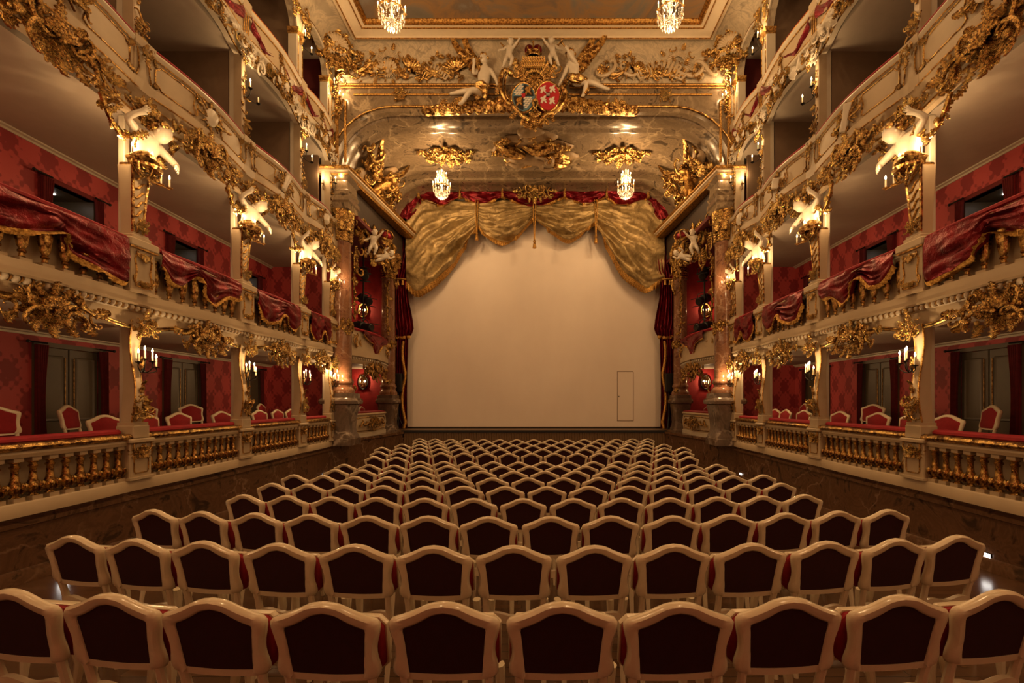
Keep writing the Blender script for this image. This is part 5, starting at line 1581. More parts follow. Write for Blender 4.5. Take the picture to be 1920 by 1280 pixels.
# trumpeting angels
AL = dict(pelvis=(0, 0, 0), chest=(.09, -.06, .46), neck=(.115, -.08, .66), head=(.08, -.12, .82), shL=(-.08, -.06, .54), shR=(.27, -.06, .53), elL=(-.20, -.16, .38), wrL=(-.17, -.28, .55), elR=(.39, -.08, .33), wrR=(.46, -.12, .13),
          hpL=(-.07, -.04, -.02), hpR=(.05, -.06, -.04), knL=(-.38, -.14, -.06), anL=(-.74, -.06, -.07), toL=(-.86, -.08, -.10), knR=(-.24, -.30, -.14), anR=(-.50, -.24, -.46), toR=(-.56, -.32, -.53))
AR = dict(pelvis=(0, 0, 0), chest=(-.10, -.10, .33), neck=(-.13, -.13, .48), head=(-.15, -.18, .62), shL=(-.22, -.10, .41), shR=(.02, -.12, .40), elL=(-.30, -.08, .20), wrL=(-.40, -.10, -.03), elR=(-.16, -.30, .50), wrR=(-.26, -.34, .64),
          hpL=(-.02, -.05, -.04), hpR=(.07, -.04, -.03), knL=(.28, -.22, -.16), anL=(.20, -.10, -.42), toL=(.15, -.18, -.48), knR=(.42, -.12, -.08), anR=(.80, -.06, -.20), toR=(.92, -.08, -.24))
for s, J, pz, look in ((-1, AL, (530, 430), (-.7, .1)), (1, AR, (1310, 350), (-.6, -.5))):
    u, z = U(*pz)
    a = thing('angel_statue', '%s white winged angel blowing a trumpet beside the coat of arms' % sidename(s), 'statue', (CX.x + u, PY - .16, CX.z + z))
    me = body(J, 1.02, STATUE, 'body', look, .125, fat=1.3); inst('body', me, a)
    inst('hair', HHAIR, a, J['head'])
    sh = Vector(J['chest'])
    for q, rr in ((1, .38), (-1, .08)):
        inst('wing', WING, a, (sh.x + (-.05 if s < 0 else .10), .02 + .05 * q, sh.z + .05), (0, (rr if s < 0 else -rr), 0), ((-.9 if s < 0 else .9), .9, .9))
    mb = cloth_mesh([(-.2, -.1, -.05), (-.05, -.2, .02), (.1, -.18, -.02), (.2, -.05, .06)] if s < 0 else [(-.22, -.1, .10), (-.1, -.2, -.05), (.12, -.18, -.08), (.3, -.05, -.02)], .13, GOLD, seed=3); inst('drapery', mb, a)
    mb = cloth_mesh([(.12, -.2, .02), (.14, -.24, -.14), (.10, -.2, -.30)] if s < 0 else [(.2, -.1, -.05), (.3, -.1, -.2), (.25, -.1, -.4)], .10, GOLD, seed=4); inst('drapery', mb, a)
    h = Vector(J['head'])
    tr = thing('trumpet', 'long gilded trumpet held by the %s angel' % sidename(s), 'trumpet', (CX.x + u, PY - .16, CX.z + z))
    p0 = h + Vector((-.04, -.12, -.05)); p1 = Vector((-.74, -.34, .28)) if s < 0 else Vector((-.42, -.42, .78))
    mb = MB(); mb.tube([p0.lerp(p1, q) for q in (0, .3, .6, .8, .9, .96, 1)], [.014, .014, .017, .022, .035, .06, .085], 10); mb.obj('tube', GOLD, tr)
    mb = MB(); d = (p1 - p0).normalized(); mb.tube([p1 - d * .01, p1 + d * .012], .092, 14); mb.obj('bell', GOLD, tr)
u, z = U(760, 150); putto('cherub_statue', 'white cherub left of the crown over the coat of arms', (CX.x + u, PY - .22, CX.z + z), 0, .60)
u, z = U(1120, 140); putto('cherub_statue', 'white cherub right of the crown over the coat of arms', (CX.x + u, PY - .22, CX.z + z), 0, .60, flip=True)

# ------------------------------------------------------------------ columns and entablature
COLP = {(-1, 0): (-5.39, 12.3), (-1, 1): (-5.34, 16.0), (1, 0): (5.39, 12.3), (1, 1): (5.34, 16.0)}
def column(s, k):
    x, y = COLP[(s, k)]; r = .275 if k == 0 else .245
    w = 'front' if k == 0 else 'rear'
    p = thing('column_pedestal', '%s dark marble bombe pedestal under the %s stage column' % (sidename(s), w), 'pedestal', (x, y, -1.10))
    def rg(h, z, c=.06): return [(-h + c, -h, z), (h - c, -h, z), (h, -h + c, z), (h, h - c, z), (h - c, h, z), (-h + c, h, z), (-h, h - c, z), (-h, -h + c, z)]
    e = 1.32 if k == 0 else 1.2
    mb = MB(); mb.loft([rg(r * e * q, z) for z, q in [(-.12, 1.12), (.06, 1.12), (.08, 1.04), (.14, 1.02), (.2, .92), (.35, .86), (.6, .90), (.85, 1.0), (1.0, 1.06)]]); mb.obj('die', MPED, p, angle=30)
    mb = MB(); mb.loft([rg(r * e * q, z) for z, q in [(1.0, 1.06), (1.03, 1.22), (1.10, 1.26), (1.16, 1.2), (1.20, 1.08), (1.32, 1.06)]]); mb.obj('cap', MPED, p, angle=30)
    t = thing('stage_column', '%s polished rose-brown marble %s stage column with gilded capital' % (sidename(s), w), 'column', (x, y, 0))
    mb = MB(); mb.lathe([(r * 1.30, .22), (r * 1.32, .30), (r * 1.2, .36), (r * 1.06, .40), (r * 1.05, .46), (r * 1.18, .50), (r * 1.2, .56), (r * 1.1, .60), (r * 1.02, .64)], 28); mb.obj('base', MRED, t)
    mb = MB(); mb.lathe([(r * 1.0, .62), (r, 1.6), (r, 2.0)], 32); mb.obj('lower_drum', MRED, t)
    mb = MB(); mb.lathe([(r * .99, 2.0), (r * .98, 3.0), (r * .93, 4.35), (r * .97, 4.40), (r * .97, 4.44)], 32); mb.obj('shaft', MRED, t)
    mb = MB(); mb.lathe([(r * .9, 4.40), (r * .92, 4.7), (r * 1.1, 5.05), (r * 1.3, 5.2), (r * 1.32, 5.28), (r * 1.2, 5.3)], 20); mb.obj('bell', GOLDD, t)
    for row, (z, L, rr, m_) in enumerate(((4.44, .36, 1.0, 8), (4.72, .36, 1.04, 8), (4.95, .32, 1.15, 8))):
        for q in range(m_):
            a = 2 * PI * (q + .5 * (row % 2)) / m_
            inst('acanthus_leaf', UNITS['g' if row else 'd']['leaf'], t, (r * rr * cos(a), r * rr * sin(a), z), (-.12, 0, a + PI / 2), (L * 1.1, L, L))
    for q in range(4):
        a = PI / 4 + PI / 2 * q
        inst('volute', UNITS['g']['c'], t, (r * 1.35 * cos(a), r * 1.35 * sin(a), 5.12), (0, 0, a + PI / 2), (.22, .26, .22))
    R = random.Random(k + 10 * s)
    for q in range(12):
        a = 2 * PI * q / 12
        for dz in (0, .13):
            inst(*(('acanthus_leaf', UNITS['d']['leaf']) if R.random() < .6 else ('flower', UNITS['d']['flower'])), t, (r * 1.02 * cos(a), r * 1.02 * sin(a), 1.98 + dz + R.uniform(-.05, .05)), (R.uniform(-.4, .2), R.uniform(-1.5, 1.5), a + PI / 2), .24)
for s in (-1, 1):
    for k in (0, 1): column(s, k)
    sd = sidename(s)
    # entablature block above the front column, then the cornice running back
    e = thing('entablature', '%s grey marble entablature with gilded cornice above the stage columns' % sd, 'entablature', (s * 5.39, 12.3, 0))
    for nm, m, lv in (('architrave', MGREY, [(5.28, .30), (5.30, .33), (5.46, .33), (5.50, .37), (5.62, .36), (5.66, .31)]), ('frieze', MGREY, [(5.66, .31), (5.70, .34), (5.78, .36), (5.82, .32), (6.06, .30)]), ('cornice_bed', MGREY, [(6.06, .30), (6.12, .36), (6.16, .40)])):
        mb = MB(); mb.loft([[(-h, -h, z), (h, -h, z), (h, h, z), (-h, h, z)] for z, h in lv]); mb.obj(nm, m, e, angle=30)
    x0, y0_, x1, y1_ = 5.06, 11.92, 4.60, 16.5
    def corn(prof, nm, m):
        # runs across the front, then back along the splay
        mb = MB(); path = [(5.85, y0_, 0), (5.06, y0_, 1), (x1, y1_, 2)]
        rings = []
        for (x, y, kk) in path:
            dx, dy = ((0, -1) if kk == 0 else (-.72, -.72) if kk == 1 else (-1, -.1))
            rings.append([(s * (x + dx * n_) - s * 5.39, y + dy * n_ - 12.3, z) for n_, z in prof])
        mb.loft(rings); mb.obj(nm, m, e, angle=30)
    corn([(-.3, 6.14), (.0, 6.14), (.02, 6.17), (.05, 6.20), (-.3, 6.20)], 'gilded_lower_cornice', GOLDF)
    corn([(-.3, 6.20), (.03, 6.20), (.06, 6.24), (.10, 6.26), (.10, 6.30), (-.3, 6.30)], 'cornice', CREAM)
    corn([(-.3, 6.30), (.08, 6.30), (.14, 6.34), (.13, 6.38), (-.3, 6.38)], 'gilded_upper_cornice', GOLDF)
    corn([(-.5, 6.37), (.10, 6.37), (.10, 6.40), (-.5, 6.40)], 'ledge', CREAM)
    # beads under the cornice
    L = math.hypot(x0 - x1, y1_ - y0_); n = 40
    for k in range(n):
        f = (k + .5) / n; x, y = x0 + (x1 - x0) * f - .08, y0_ + (y1_ - y0_) * f
        inst('dentil', UNITS['g']['bud'], e, (s * x - s * 5.39, y - 12.3, 6.335), (0, 0, 0), .05)
    mb = MB(); a, b = sorted((s * 4.72, s * 5.65))
    mb.add([(s * 5.2, 12.55, 5.3), (s * 5.75, 12.55, 5.3), (s * 5.75, 16.5, 5.3), (s * 4.98, 16.5, 5.3), (s * 5.2, 12.55, 6.25), (s * 5.75, 12.55, 6.25), (s * 5.75, 16.5, 6.25), (s * 4.98, 16.5, 6.25)], [(0, 1, 2, 3), (4, 7, 6, 5), (0, 4, 5, 1), (1, 5, 6, 2), (2, 6, 7, 3), (3, 7, 4, 0)])
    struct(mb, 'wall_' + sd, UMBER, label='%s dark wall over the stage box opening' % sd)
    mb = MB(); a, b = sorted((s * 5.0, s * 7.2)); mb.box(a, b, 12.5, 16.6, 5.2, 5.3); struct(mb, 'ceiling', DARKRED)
    # carving round the opening: leaves, cherubs with a crown, pendant garlands
    c = thing('gilded_carving', '%s dark gilded foliage hanging over the stage box opening' % sd, 'ornament', (s * 5.16, 14.3, 4.75), -s * (PI / 2 - .1))
    o = Orn('d'); R = random.Random(99 + s)
    for k in range(84):
        u = R.uniform(-1.5, 1.5); v = .70 - R.random() ** 1.3 * (.75 + 1.0 * abs(u) / 1.5)
        o.add(R.choice(['leaf', 'leaf', 'c', 's', 'flower', 'comb']), u, v, R.uniform(.28, .48), R.uniform(-2.6, 2.6), R.uniform(.0, .15))
    o.build(c, small=.12)
    putto('cherub_statue', '%s white cherub standing by the crown above the stage box' % sd, (s * 4.98, 13.6, 4.86), -s * .25, .62, flip=s > 0)
    putto('cherub_statue', '%s white cherub reclining under the crown above the stage box' % sd, (s * 4.92, 14.2, 4.66), -s * .3, .58, PUTTO2, PUTTO2_J, flip=s > 0)
    kr = thing('crown', '%s red and gold crown held by cherubs above the stage box' % sd, 'crown', (s * 4.82, 14.2, 5.28)); kr.rotation_euler = (.25, s * -.35, 0)
    mb = MB(); mb.lathe([(.22, -.05), (.24, -.03), (.24, .03), (.20, .04), (.19, -.05)], 18); mb.obj('band', GOLD, kr)
    for q in range(6):
        a = 2 * PI * q / 6
        mb = MB(); mb.tube([(.22 * cos(a), .22 * sin(a), .02), (.26 * cos(a), .26 * sin(a), .14), (.14 * cos(a), .14 * sin(a), .26), (0, 0, .26)], .02, 6); mb.obj('arch', GOLD, kr)
    mb = MB(); mb.sphere((0, 0, .08), .2, 12, 8, sz=.8); mb.obj('cap', SATIN, kr)
    for nm, yy in (('front', 12.75), ('rear', 15.55)):
        garland('gilded_garland', '%s gilded vertical garland beside the %s stage column' % (sd, nm), [(s * 5.20, yy, 4.3), (s * 5.24, yy + .03, 3.4), (s * 5.20, yy, 2.4)], 1500 + int(yy) + s, key='d', size=.18, step=.13, rz=-s * PI / 2)
    # stage box: shell
    mb = MB(); a, b = sorted((s * 5.25, s * 7.3)); mb.box(a, b, 16.2, 16.3, -1.1, 5.2); struct(mb, 'wall_' + sd, REDWALL, label='%s red end wall inside the stage box' % sd)
    mb = MB(); a, b = sorted((s * 7.2, s * 7.3)); mb.box(a, b, 12.9, 16.3, -1.1, 5.2); struct(mb, 'wall_' + sd, REDWALL, label='%s red back wall inside the stage box' % sd)
    mb = MB(); a, b = sorted((s * 5.30, s * 7.2)); mb.box(a, b, 12.55, 16.2, 1.2, 1.5); struct(mb, 'ceiling', BOXW, label='%s floor between the stage boxes' % sd)
    mb = MB(); a, b = sorted((s * 5.30, s * 7.2)); mb.box(a, b, 12.55, 16.2, -1.25, -1.12); struct(mb, 'floor', FLOORM, label='%s floor of the lower stage box' % sd)
    L = 3.05; ym = 14.15; rz_ = -s * (PI / 2 - .02)
    f = arch_bulge(L, .20); us = lin(-L / 2, L / 2, 16)
    up = thing('box_parapet', '%s upper stage box parapet with egg-and-dart band' % sd, 'parapet', (s * 5.36, ym, 0), rz_)
    for nm, prof, m in (('fascia', [(-.1, 1.12), (.02, 1.12), (.06, 1.22), (-.1, 1.22)], CREAM), ('ledge', [(-.1, 1.22), (.06, 1.22), (.06, 1.33), (.12, 1.34), (-.1, 1.34)], CREAM), ('band', [(-.1, 1.33), (.10, 1.33), (.10, 1.52), (-.1, 1.52)], CREAM),
                        ('panel', [(-.1, 1.52), (.05, 1.52), (.05, 2.1), (-.1, 2.1)], CREAM), ('cushion', [(-.15, 2.1), (.08, 2.1), (.10, 2.14), (.06, 2.18), (-.15, 2.18)], REDC)):
        mb = MB(); mb.sweep(prof, us, f); mb.obj(nm, m, up)
    for k in range(24):
        u = -L / 2 + L * (k + .5) / 24; inst('egg', EGG, up, (u, -f(u) - .075, 1.275), (0, 0, 0), (.10, .07, .075))
    o = Orn('g'); R = random.Random(71 + s)
    for k in range(12): o.add(R.choice(['leaf', 'c', 's', 'flower']), R.choice([-1, 1]) * R.uniform(.7, 1.4), 1.8 + R.uniform(-.2, .2), R.uniform(.15, .3), R.uniform(-2, 2), .14)
    o.build(up, small=.1)
    hl = .95
    draped('balcony_drape', '%s crimson fringed drape over the upper stage box rail' % sd, 'drape', (s * 5.36, ym, 0), rz_, [(-hl, 2.14), (0, 2.14), (hl, 2.14)], [(-hl, 2.0), (-hl * .6, 1.86), (-hl * .3, 1.78), (0.05, 1.40), (hl * .35, 1.72), (hl * .6, 1.86), (hl, 1.9)], 2.0, .05, SATIN, off=.22, seed=5, vert=.3)
    c = thing('gilded_cartouche', '%s gilded cartouche arch over the lower stage box' % sd, 'ornament', (s * 5.14, ym, .98), rz_)
    o = cartouche(1.9, .6, 333 + s, 'd', dense=1.5)
    for k in range(11):
        q = -1 + 2 * k / 10; o.add(('leaf', 'c', 'comb')[k % 3], q * 1.4, -.05 - .55 * abs(q) ** 3, .3, -q * 1.6, .0)
    o.build(c, small=.10)
    lo = thing('box_parapet', '%s lower stage box parapet with gilded white panel' % sd, 'parapet', (s * 5.40, ym, 0), rz_)
    f2 = arch_bulge(L, .12)
    for nm, prof, m in (('plinth', [(-.1, -1.12), (.10, -1.12), (.09, -.98), (-.1, -.98)], WHITE), ('panel', [(-.1, -.98), (.06, -.98), (.10, -.7), (.06, -.44), (-.1, -.44)], CREAM), ('top_rail', [(-.1, -.45), (.08, -.45), (.11, -.41), (.09, -.37), (-.1, -.37)], CREAM), ('cushion', [(-.15, -.38), (.05, -.38), (.07, -.34), (-.15, -.31)], REDC)):
        mb = MB(); mb.sweep(prof, lin(-L / 2 + .15, L / 2 - .15, 16), f2); mb.obj(nm, m, lo)
    mb = MB(); mb.tube([(u, -(f2(u) + .085), z) for u, z in [(-1.1, -.9), (0, -.93), (1.1, -.9), (1.2, -.7), (1.1, -.52), (0, -.49), (-1.1, -.52), (-1.2, -.7)]], .018, 6, closed=True); mb.obj('panel_moulding', GOLD, lo)
    o = cartouche(1.1, .40, 91 + s, 'd', dense=1.3); o.sym('s', .6, 0, .4, .2, .0); o.sym('s', .85, .02, .3, -.4, -.03); o.build(lo, small=.1, loc=(0, -.21, -.70))
    for k in range(2):
        chair('box_chair', '%s white chair in the lower stage box, %s' % (sd, ['nearer the stage', 'behind the column'][k]), (s * 5.85, 15.5 - k * 1.0, -1.12), s * PI / 2, 'white chairs in the stage boxes')
    # lamps with mirrors inside the boxes
    for z, nm, pw in ((.70, 'lower', 7), (3.35, 'upper', 5)):
        m_ = thing('mirror_sconce', '%s oval mirrored lamp on the red wall of the %s stage box' % (sd, nm), 'sconce', (s * 6.32, 16.18, z))
        mb = MB(); P = [(.17 * cos(a), .25 * sin(a)) for a in [2 * PI * k / 20 for k in range(20)]]
        mb.loft([[(x * q, y, z_ * q) for x, z_ in P] for q, y in ((1, 0), (1, -.02), (.9, -.025))]); mb.obj('mirror', MIRROR, m_)
        mb = MB(); mb.tube([(x, -.03, z_) for x, z_ in P], .025, 6, closed=True); mb.obj('frame', GOLDD if nm == 'upper' else IRON, m_)
        for q in (-.07, .07):
            mb = MB(); mb.tube([(0, -.03, -.12), (q * .6, -.09, -.16), (q, -.12, -.10)], .008, 6); mb.obj('arm', GOLDF, m_)
            add_candle(m_, q, -.12, -.08, PANG_ME, True, .8)
        lamp((0, -.22, .06), pw, m_)
    # stage lights hung in the upper box
    for k, (y, x, z, rx, rz2, L_) in enumerate(((14.3, 5.55, 4.15, .5, .5, .55), (14.9, 5.75, 3.45, .35, .9, .6), (14.4, 5.6, 2.45, .15, 1.2, .7))):
        sp = thing('stage_spotlight', '%s black spotlight in the upper stage box, %s' % (sd, ['topmost', 'middle', 'lowest'][k]), 'spotlight', (s * x, y, z))
        sp.rotation_euler = (rx, 0, s * -rz2)
        mb = MB(); mb.M = Matrix.Rotation(-PI / 2, 4, 'X'); mb.lathe([(.10, -L_ / 2), (.13, -L_ / 2 + .03), (.13, 0), (.15, .02), (.15, L_ / 2), (.13, L_ / 2)], 16); mb.obj('housing', BLACK, sp)
        for zz_ in (.12, -.135):
            mb = MB(); mb.box(-.16, .16, -L_ / 2 - .16, -L_ / 2 - .02, zz_, zz_ + .015); mb.obj('barn_door', BLACK, sp)
        mb = MB(); mb.tube([(-.17, 0, 0), (-.17, 0, .2), (0, 0, .26), (.17, 0, .2), (.17, 0, 0)], .014, 6); mb.obj('yoke', BLACK, sp)
        for q in range(4):
            mb = MB(); mb.box(-.1, .1, .05 + q * .05, .07 + q * .05, .14, .165); mb.obj('cooling_fin', BLACK, sp)
    pb = thing('lighting_bar', '%s black vertical bar carrying the stage box spotlights' % sd, 'bar', (s * 5.75, 14.75, 1.5))
    mb = MB(); mb.tube([(0, 0, 0), (0, 0, 3.7)], .03, 8); mb.obj('pole', BLACK, pb)
    mb = MB(); mb.tube([(0, -.5, 2.9), (0, .3, 2.9)], .02, 6); mb.obj('crossbar', BLACK, pb)
    sconce('candle sconce beside the %s front stage column base' % sd, (s * 5.50, 11.98, .60), 0, [(-.07, .10, 0), (.05, .13, .02), (.0, .08, .05)], 10, GOLDF)
    sconce('small candle sconce on the %s entablature end' % sd, (s * 5.66, 11.9, 5.85), 0, [(0, .10, .02)], 5, GOLDF)
# ------------------------------------------------------------------ vault ornaments (hung facing down) and chandeliers
def hang(t, rx=PI / 2):
    t.rotation_euler = (rx, 0, 0)      # local front (-y) turns to face down, local +z points to the stage
    return t
def facing_down(name, label, x, y, z):
    t = thing(name, label, 'ornament', (x, y, z))
    t.rotation_euler = (PI / 2, 0, 0)
    return t
# rotation (PI/2,0,0): local -y -> -z (down), local z -> -y (toward the house)
PUTTO2G = PUTTO2.copy(); PUTTO2G.materials[0] = GOLDF
PUTTO2S = PUTTO2.copy(); PUTTO2S.materials[0] = STUCCO
for s in (-1, 1):
    t = facing_down('vault_rosette', '%s gilded rosette on the vault above a chandelier' % sidename(s), s * 2.80, 14.1, 7.98)
    o = cartouche(1.5, .95, 21 + s, 'g', dense=1.6); o.add('flower', 0, 0, .4, 0, .12); o.sym('leaf', .62, .1, .34, -1.5, .03); o.sym('leaf', .5, -.2, .3, -2, .03); o.sym('comb', .3, .3, .3, -.4, .05); o.build(t, small=.1)
    # corner groups on the coved flanks
    g = thing('vault_trophy', '%s gilded winged trophy group on the flank of the vault' % sidename(s), 'ornament', (s * 5.08, 14.0, 7.08))
    g.rotation_euler = (rad(35), 0, -s * rad(80)); g.scale = (1.2, 1.2, 1.2)
    R = random.Random(130 + s)
    for k in range(4):
        mb = MB(); ph = R.uniform(0, 9)
        def lump(a, b):
            th = 2 * PI * a; e_ = -PI / 2 + PI * b; r = 1 + .15 * sin(2 * th + ph) * cos(e_) + .1 * sin(4 * e_ + ph)
            return (cos(e_) * cos(th) * .32 * r, cos(e_) * sin(th) * .12 * r, sin(e_) * .30 * r)
        mb.grid(lump, 16, 10); mb.obj('cloud', STUCCO, g, loc=((k - 1.5) * .33, 0, -.25 + .28 * (k % 2) + .1 * k), angle=180)
    inst('body', PUTTO2G, g, (.05, -.18, -.1), (0, -.6, 0), .75); inst('hair', PHAIR, g, (.3, -.3, .3), (0, 0, 0), .75)
    o = Orn('g')
    for k in range(52): o.add(R.choice(['leaf', 'leaf', 'blade', 'c', 's', 'flower', 'comb']), R.uniform(-.95, .95), R.uniform(-.45, .5), R.uniform(.25, .45), R.uniform(-2.5, 2.5), R.uniform(.05, .2))
    o.build(g, small=.12)
    for q in (-1, 1): inst('wing', WING, g, (q * .15, -.12, .15), (0, -q * .2, 0), (q * .7, .8, .7))
t = facing_down('vault_relief', 'cream and gold relief of a reclining figure on clouds, vault centre', .0, 13.9, 7.97)
R = random.Random(44)
for k, (u, v, a, b_) in enumerate(((-.75, .1, .55, .26), (-.35, .55, .5, .3), (.1, .75, .55, .32), (.55, .25, .6, .3), (.95, -.25, .45, .24), (.1, -.45, .8, .22), (-.55, -.4, .45, .22), (.2, .1, .5, .3), (-.1, 1.0, .4, .2))):
    mb = MB(); ph = R.uniform(0, 9)
    def lump(aa, bb):
        th = 2 * PI * aa; e_ = -PI / 2 + PI * bb; r = 1 + .12 * sin(3 * th + ph) * cos(e_) + .10 * sin(5 * e_ + ph)
        return (cos(e_) * cos(th) * a * r, cos(e_) * sin(th) * .16 * r, sin(e_) * b_ * r)
    mb.grid(lump, 18, 11); mb.obj('cloud', STUCCO, t, loc=(u, -.02, v), angle=180)
inst('body', PUTTO2S, t, (-.2, -.20, -.1), (0, .3, 0), 1.25); inst('hair', PHAIR, t, (.45, -.36, .08), (0, 0, 0), 1.2)
for k, pts in enumerate(([(-1.1, -.1, .4), (-.7, -.18, .3), (-.3, -.2, .05)], [(-.9, -.1, -.3), (-.4, -.16, -.35), (.2, -.18, -.15)], [(.4, -.15, -.1), (.8, -.18, -.2), (1.15, -.1, -.45)], [(-.3, -.12, .5), (.1, -.2, .42), (.6, -.15, .55)])):
    inst('drapery', cloth_mesh(pts, .2, GOLD, seed=k), t)
o = Orn('g')
for k in range(48):
    a_ = R.uniform(0, 2 * PI); q_ = R.uniform(.3, 1) ** .7
    o.add(R.choice(['leaf', 'c', 's', 'comb', 'blade', 'flower']), 1.2 * q_ * cos(a_), .2 + .75 * q_ * sin(a_), R.uniform(.22, .42), R.uniform(-2.5, 2.5), R.uniform(.10, .2))
o.build(t, small=.12)
t = facing_down('vault_crest', 'small gilded crest at the inner edge of the vault centre', .02, 16.2, 7.74)
t.rotation_euler.x = .5
cartouche(1.5, .6, 66, 'g', dense=1.5).build(t, small=.1)

CRYS_MB = MB()
R = random.Random(2)
def drops(rad_, z, n, L, mb):
    for k in range(n):
        a = 2 * PI * k / n
        x, y = rad_ * cos(a), rad_ * sin(a)
        for q in range(int(L / .035)):
            mb.sphere((x, y, z - q * .035), .013, 6, 3)
        zz = z - L - .012
        mb.loft([[(x + .004 * cos(b), y + .004 * sin(b), zz + .012) for b in (0, 1.57, 3.14, 4.71)], [(x + .018 * cos(b), y + .018 * sin(b), zz - .02) for b in (0, 1.57, 3.14, 4.71)], [(x + .002 * cos(b), y + .002 * sin(b), zz - .06) for b in (0, 1.57, 3.14, 4.71)]])
drops(.26, .30, 18, .10, CRYS_MB); drops(.20, .22, 14, .14, CRYS_MB); drops(.13, .12, 12, .10, CRYS_MB); drops(.15, .62, 12, .14, CRYS_MB); drops(.07, .04, 8, .05, CRYS_MB); drops(.09, .80, 10, .14, CRYS_MB)
CRYS_ME = CRYS_MB.mesh('crystal_drops', CRYSTAL)
CH_STEM = lathe_mesh('stem', [(.01, -.08), (.03, -.05), (.045, 0), (.02, .04), (.03, .10), (.05, .18), (.03, .25), (.02, .4), (.04, .5), (.025, .6), (.015, .78), (.03, .84), (.01, .9)], CRYSTAL, 12)
RING1 = MB(); RING1.tube([(.26 * cos(2 * PI * k / 24), .26 * sin(2 * PI * k / 24), .30) for k in range(24)], .012, 6, closed=True); RING1 = RING1.mesh('hoop', GOLDF)
RING2 = MB(); RING2.tube([(.15 * cos(2 * PI * k / 20), .15 * sin(2 * PI * k / 20), .62) for k in range(20)], .010, 6, closed=True); RING2 = RING2.mesh('hoop', GOLDF)
CHARM = MB(); CHARM.tube([(.03, 0, .14), (.14, 0, .08), (.24, 0, .14), (.27, 0, .26)], [.012, .010, .008, .008], 6); CHARM = CHARM.mesh('arm', CRYSTAL)
def chandelier(label, x, y, z, ztop, power):
    t = thing('chandelier', label, 'chandelier', (x, y, z))
    inst('stem', CH_STEM, t); inst('hoop', RING1, t); inst('hoop', RING2, t)
    o = inst('crystal_drops', CRYS_ME, t); o['kind'] = 'stuff'
    for k in range(8):
        a = 2 * PI * k / 8 + .2
        inst('arm', CHARM, t, (0, 0, 0), (0, 0, a))
        add_candle(t, .27 * cos(a), .27 * sin(a), .29, PANG_ME)
    for k in range(5):
        a = 2 * PI * k / 5
        inst('arm', CHARM, t, (0, 0, .36), (0, 0, a), (.55, .55, .8))
        add_candle(t, .15 * cos(a), .15 * sin(a), .60, PANG_ME)
    mb = MB(); mb.tube([(0, 0, .88), (0, 0, ztop - z)], .008, 6); mb.obj('rod', GOLDD, t)
    mb = MB(); mb.lathe([(.02, ztop - z - .06), (.05, ztop - z - .03), (.06, ztop - z)], 12); mb.obj('canopy', GOLD, t)
    for k in range(3):
        a = 2 * PI * k / 3 + .5; lamp((.33 * cos(a), .33 * sin(a), .48), power / 3, t, .05)
    lamp((0, 0, -.16), power * .25, t, .05)
for s in (-1, 1):
    chandelier('%s large crystal chandelier hanging from the painted ceiling' % sidename(s), s * 2.9, 9.1, 7.80, 10.0, 95)
    chandelier('%s crystal chandelier in front of the stage curtain vault' % sidename(s), s * 2.95, 14.0, 6.55, 7.97, 130)
    chandelier('%s crystal chandelier over the rear of the stalls' % sidename(s), s * 2.9, 1.5, 7.80, 10.0, 170)

# ------------------------------------------------------------------ stage
mb = MB(); mb.box(-7, 7, 16.02, 18.5, -1.2, -1.06); struct(mb, 'floor', PLANK, label='dark stage floor edge')
mb = MB(); mb.box(-7, 7, 17.6, 17.7, -1.2, 9); struct(mb, 'wall_stage', BLACK, label='black stage back')
w = struct(MB().box(-4.78, 4.78, 16.0, 16.06, -2.2, -1.12), 'wall_stage', MDARK, label='wooden front of the stage below the screen')
pm = MB(); pm.cbox(-.042, .042, -.018, .0, 0, .98, .006); pm = pm.mesh('plank', PLANK)
n = 104
for k in range(n):
    o = inst('plank', pm, w, (-4.73 + 9.46 * k / (n - 1), 16.0 - (k * 7 % 3) * .004, -2.12), (0, 0, 0), (1, 1, 1))
mb = MB(); mb.box(-4.85, 4.85, 15.93, 16.05, -1.14, -1.06); mb.obj('stage_edge', BLACK, w)
sp = thing('stage_screen', 'plain cream safety curtain closing the stage opening', 'screen', (0, 17.15, -1.06))
mb = MB(); mb.box(-5.05, 5.05, 0, .05, .03, 9.0); mb.obj('sheet', CANVAS, sp)
mb = MB(); mb.box(-5.05, 5.05, -.03, .06, 0, .06); mb.obj('bottom_batten', BLACK, sp)
a = at(1157, 697, 17.15); b = at(1187, 789, 17.15)
mb = MB()
for (x0, x1, z0, z1) in ((a.x, b.x, a.z, a.z + .018), (a.x, b.x, b.z, b.z + .018), (a.x, a.x + .018, b.z, a.z), (b.x, b.x + .018, b.z, a.z)): mb.box(x0, x1, -.012, .0, z0 + 1.06, z1 + 1.06)
mb.obj('door_edge', simple('door_gap_shadowed_wood', (.22, .14, .08), .8), sp)
mb = MB(); mb.box(a.x + .02, b.x, -.006, 0, b.z + 1.08, a.z + 1.06); mb.obj('door_leaf', CANVAS, sp)
mb = MB(); mb.sphere((a.x + .07, -.02, (a.z + b.z) / 2 + 1.06), .022, 8, 5); mb.obj('door_knob', IRON, sp)
ZP = 16.72
def Q(zx, zy, d=ZP):
    p = at(740 + zx / 3.692, 350 + zy / 3.692, d); return (p.x, p.z)
def Qs(l): return [Q(*p) for p in l]
draped('stage_valance', 'left gold swagged tail of the stage valance', 'curtain', (0, ZP, 0), 0, Qs([(578, 120), (440, 110), (300, 100), (180, 95), (90, 200)]), Qs([(572, 300), (480, 430), (350, 600), (220, 712), (150, 738), (90, 680)]), 2.7, .20, FOIL, nu=70, nv=60, fringe_w=.26, seed=1)
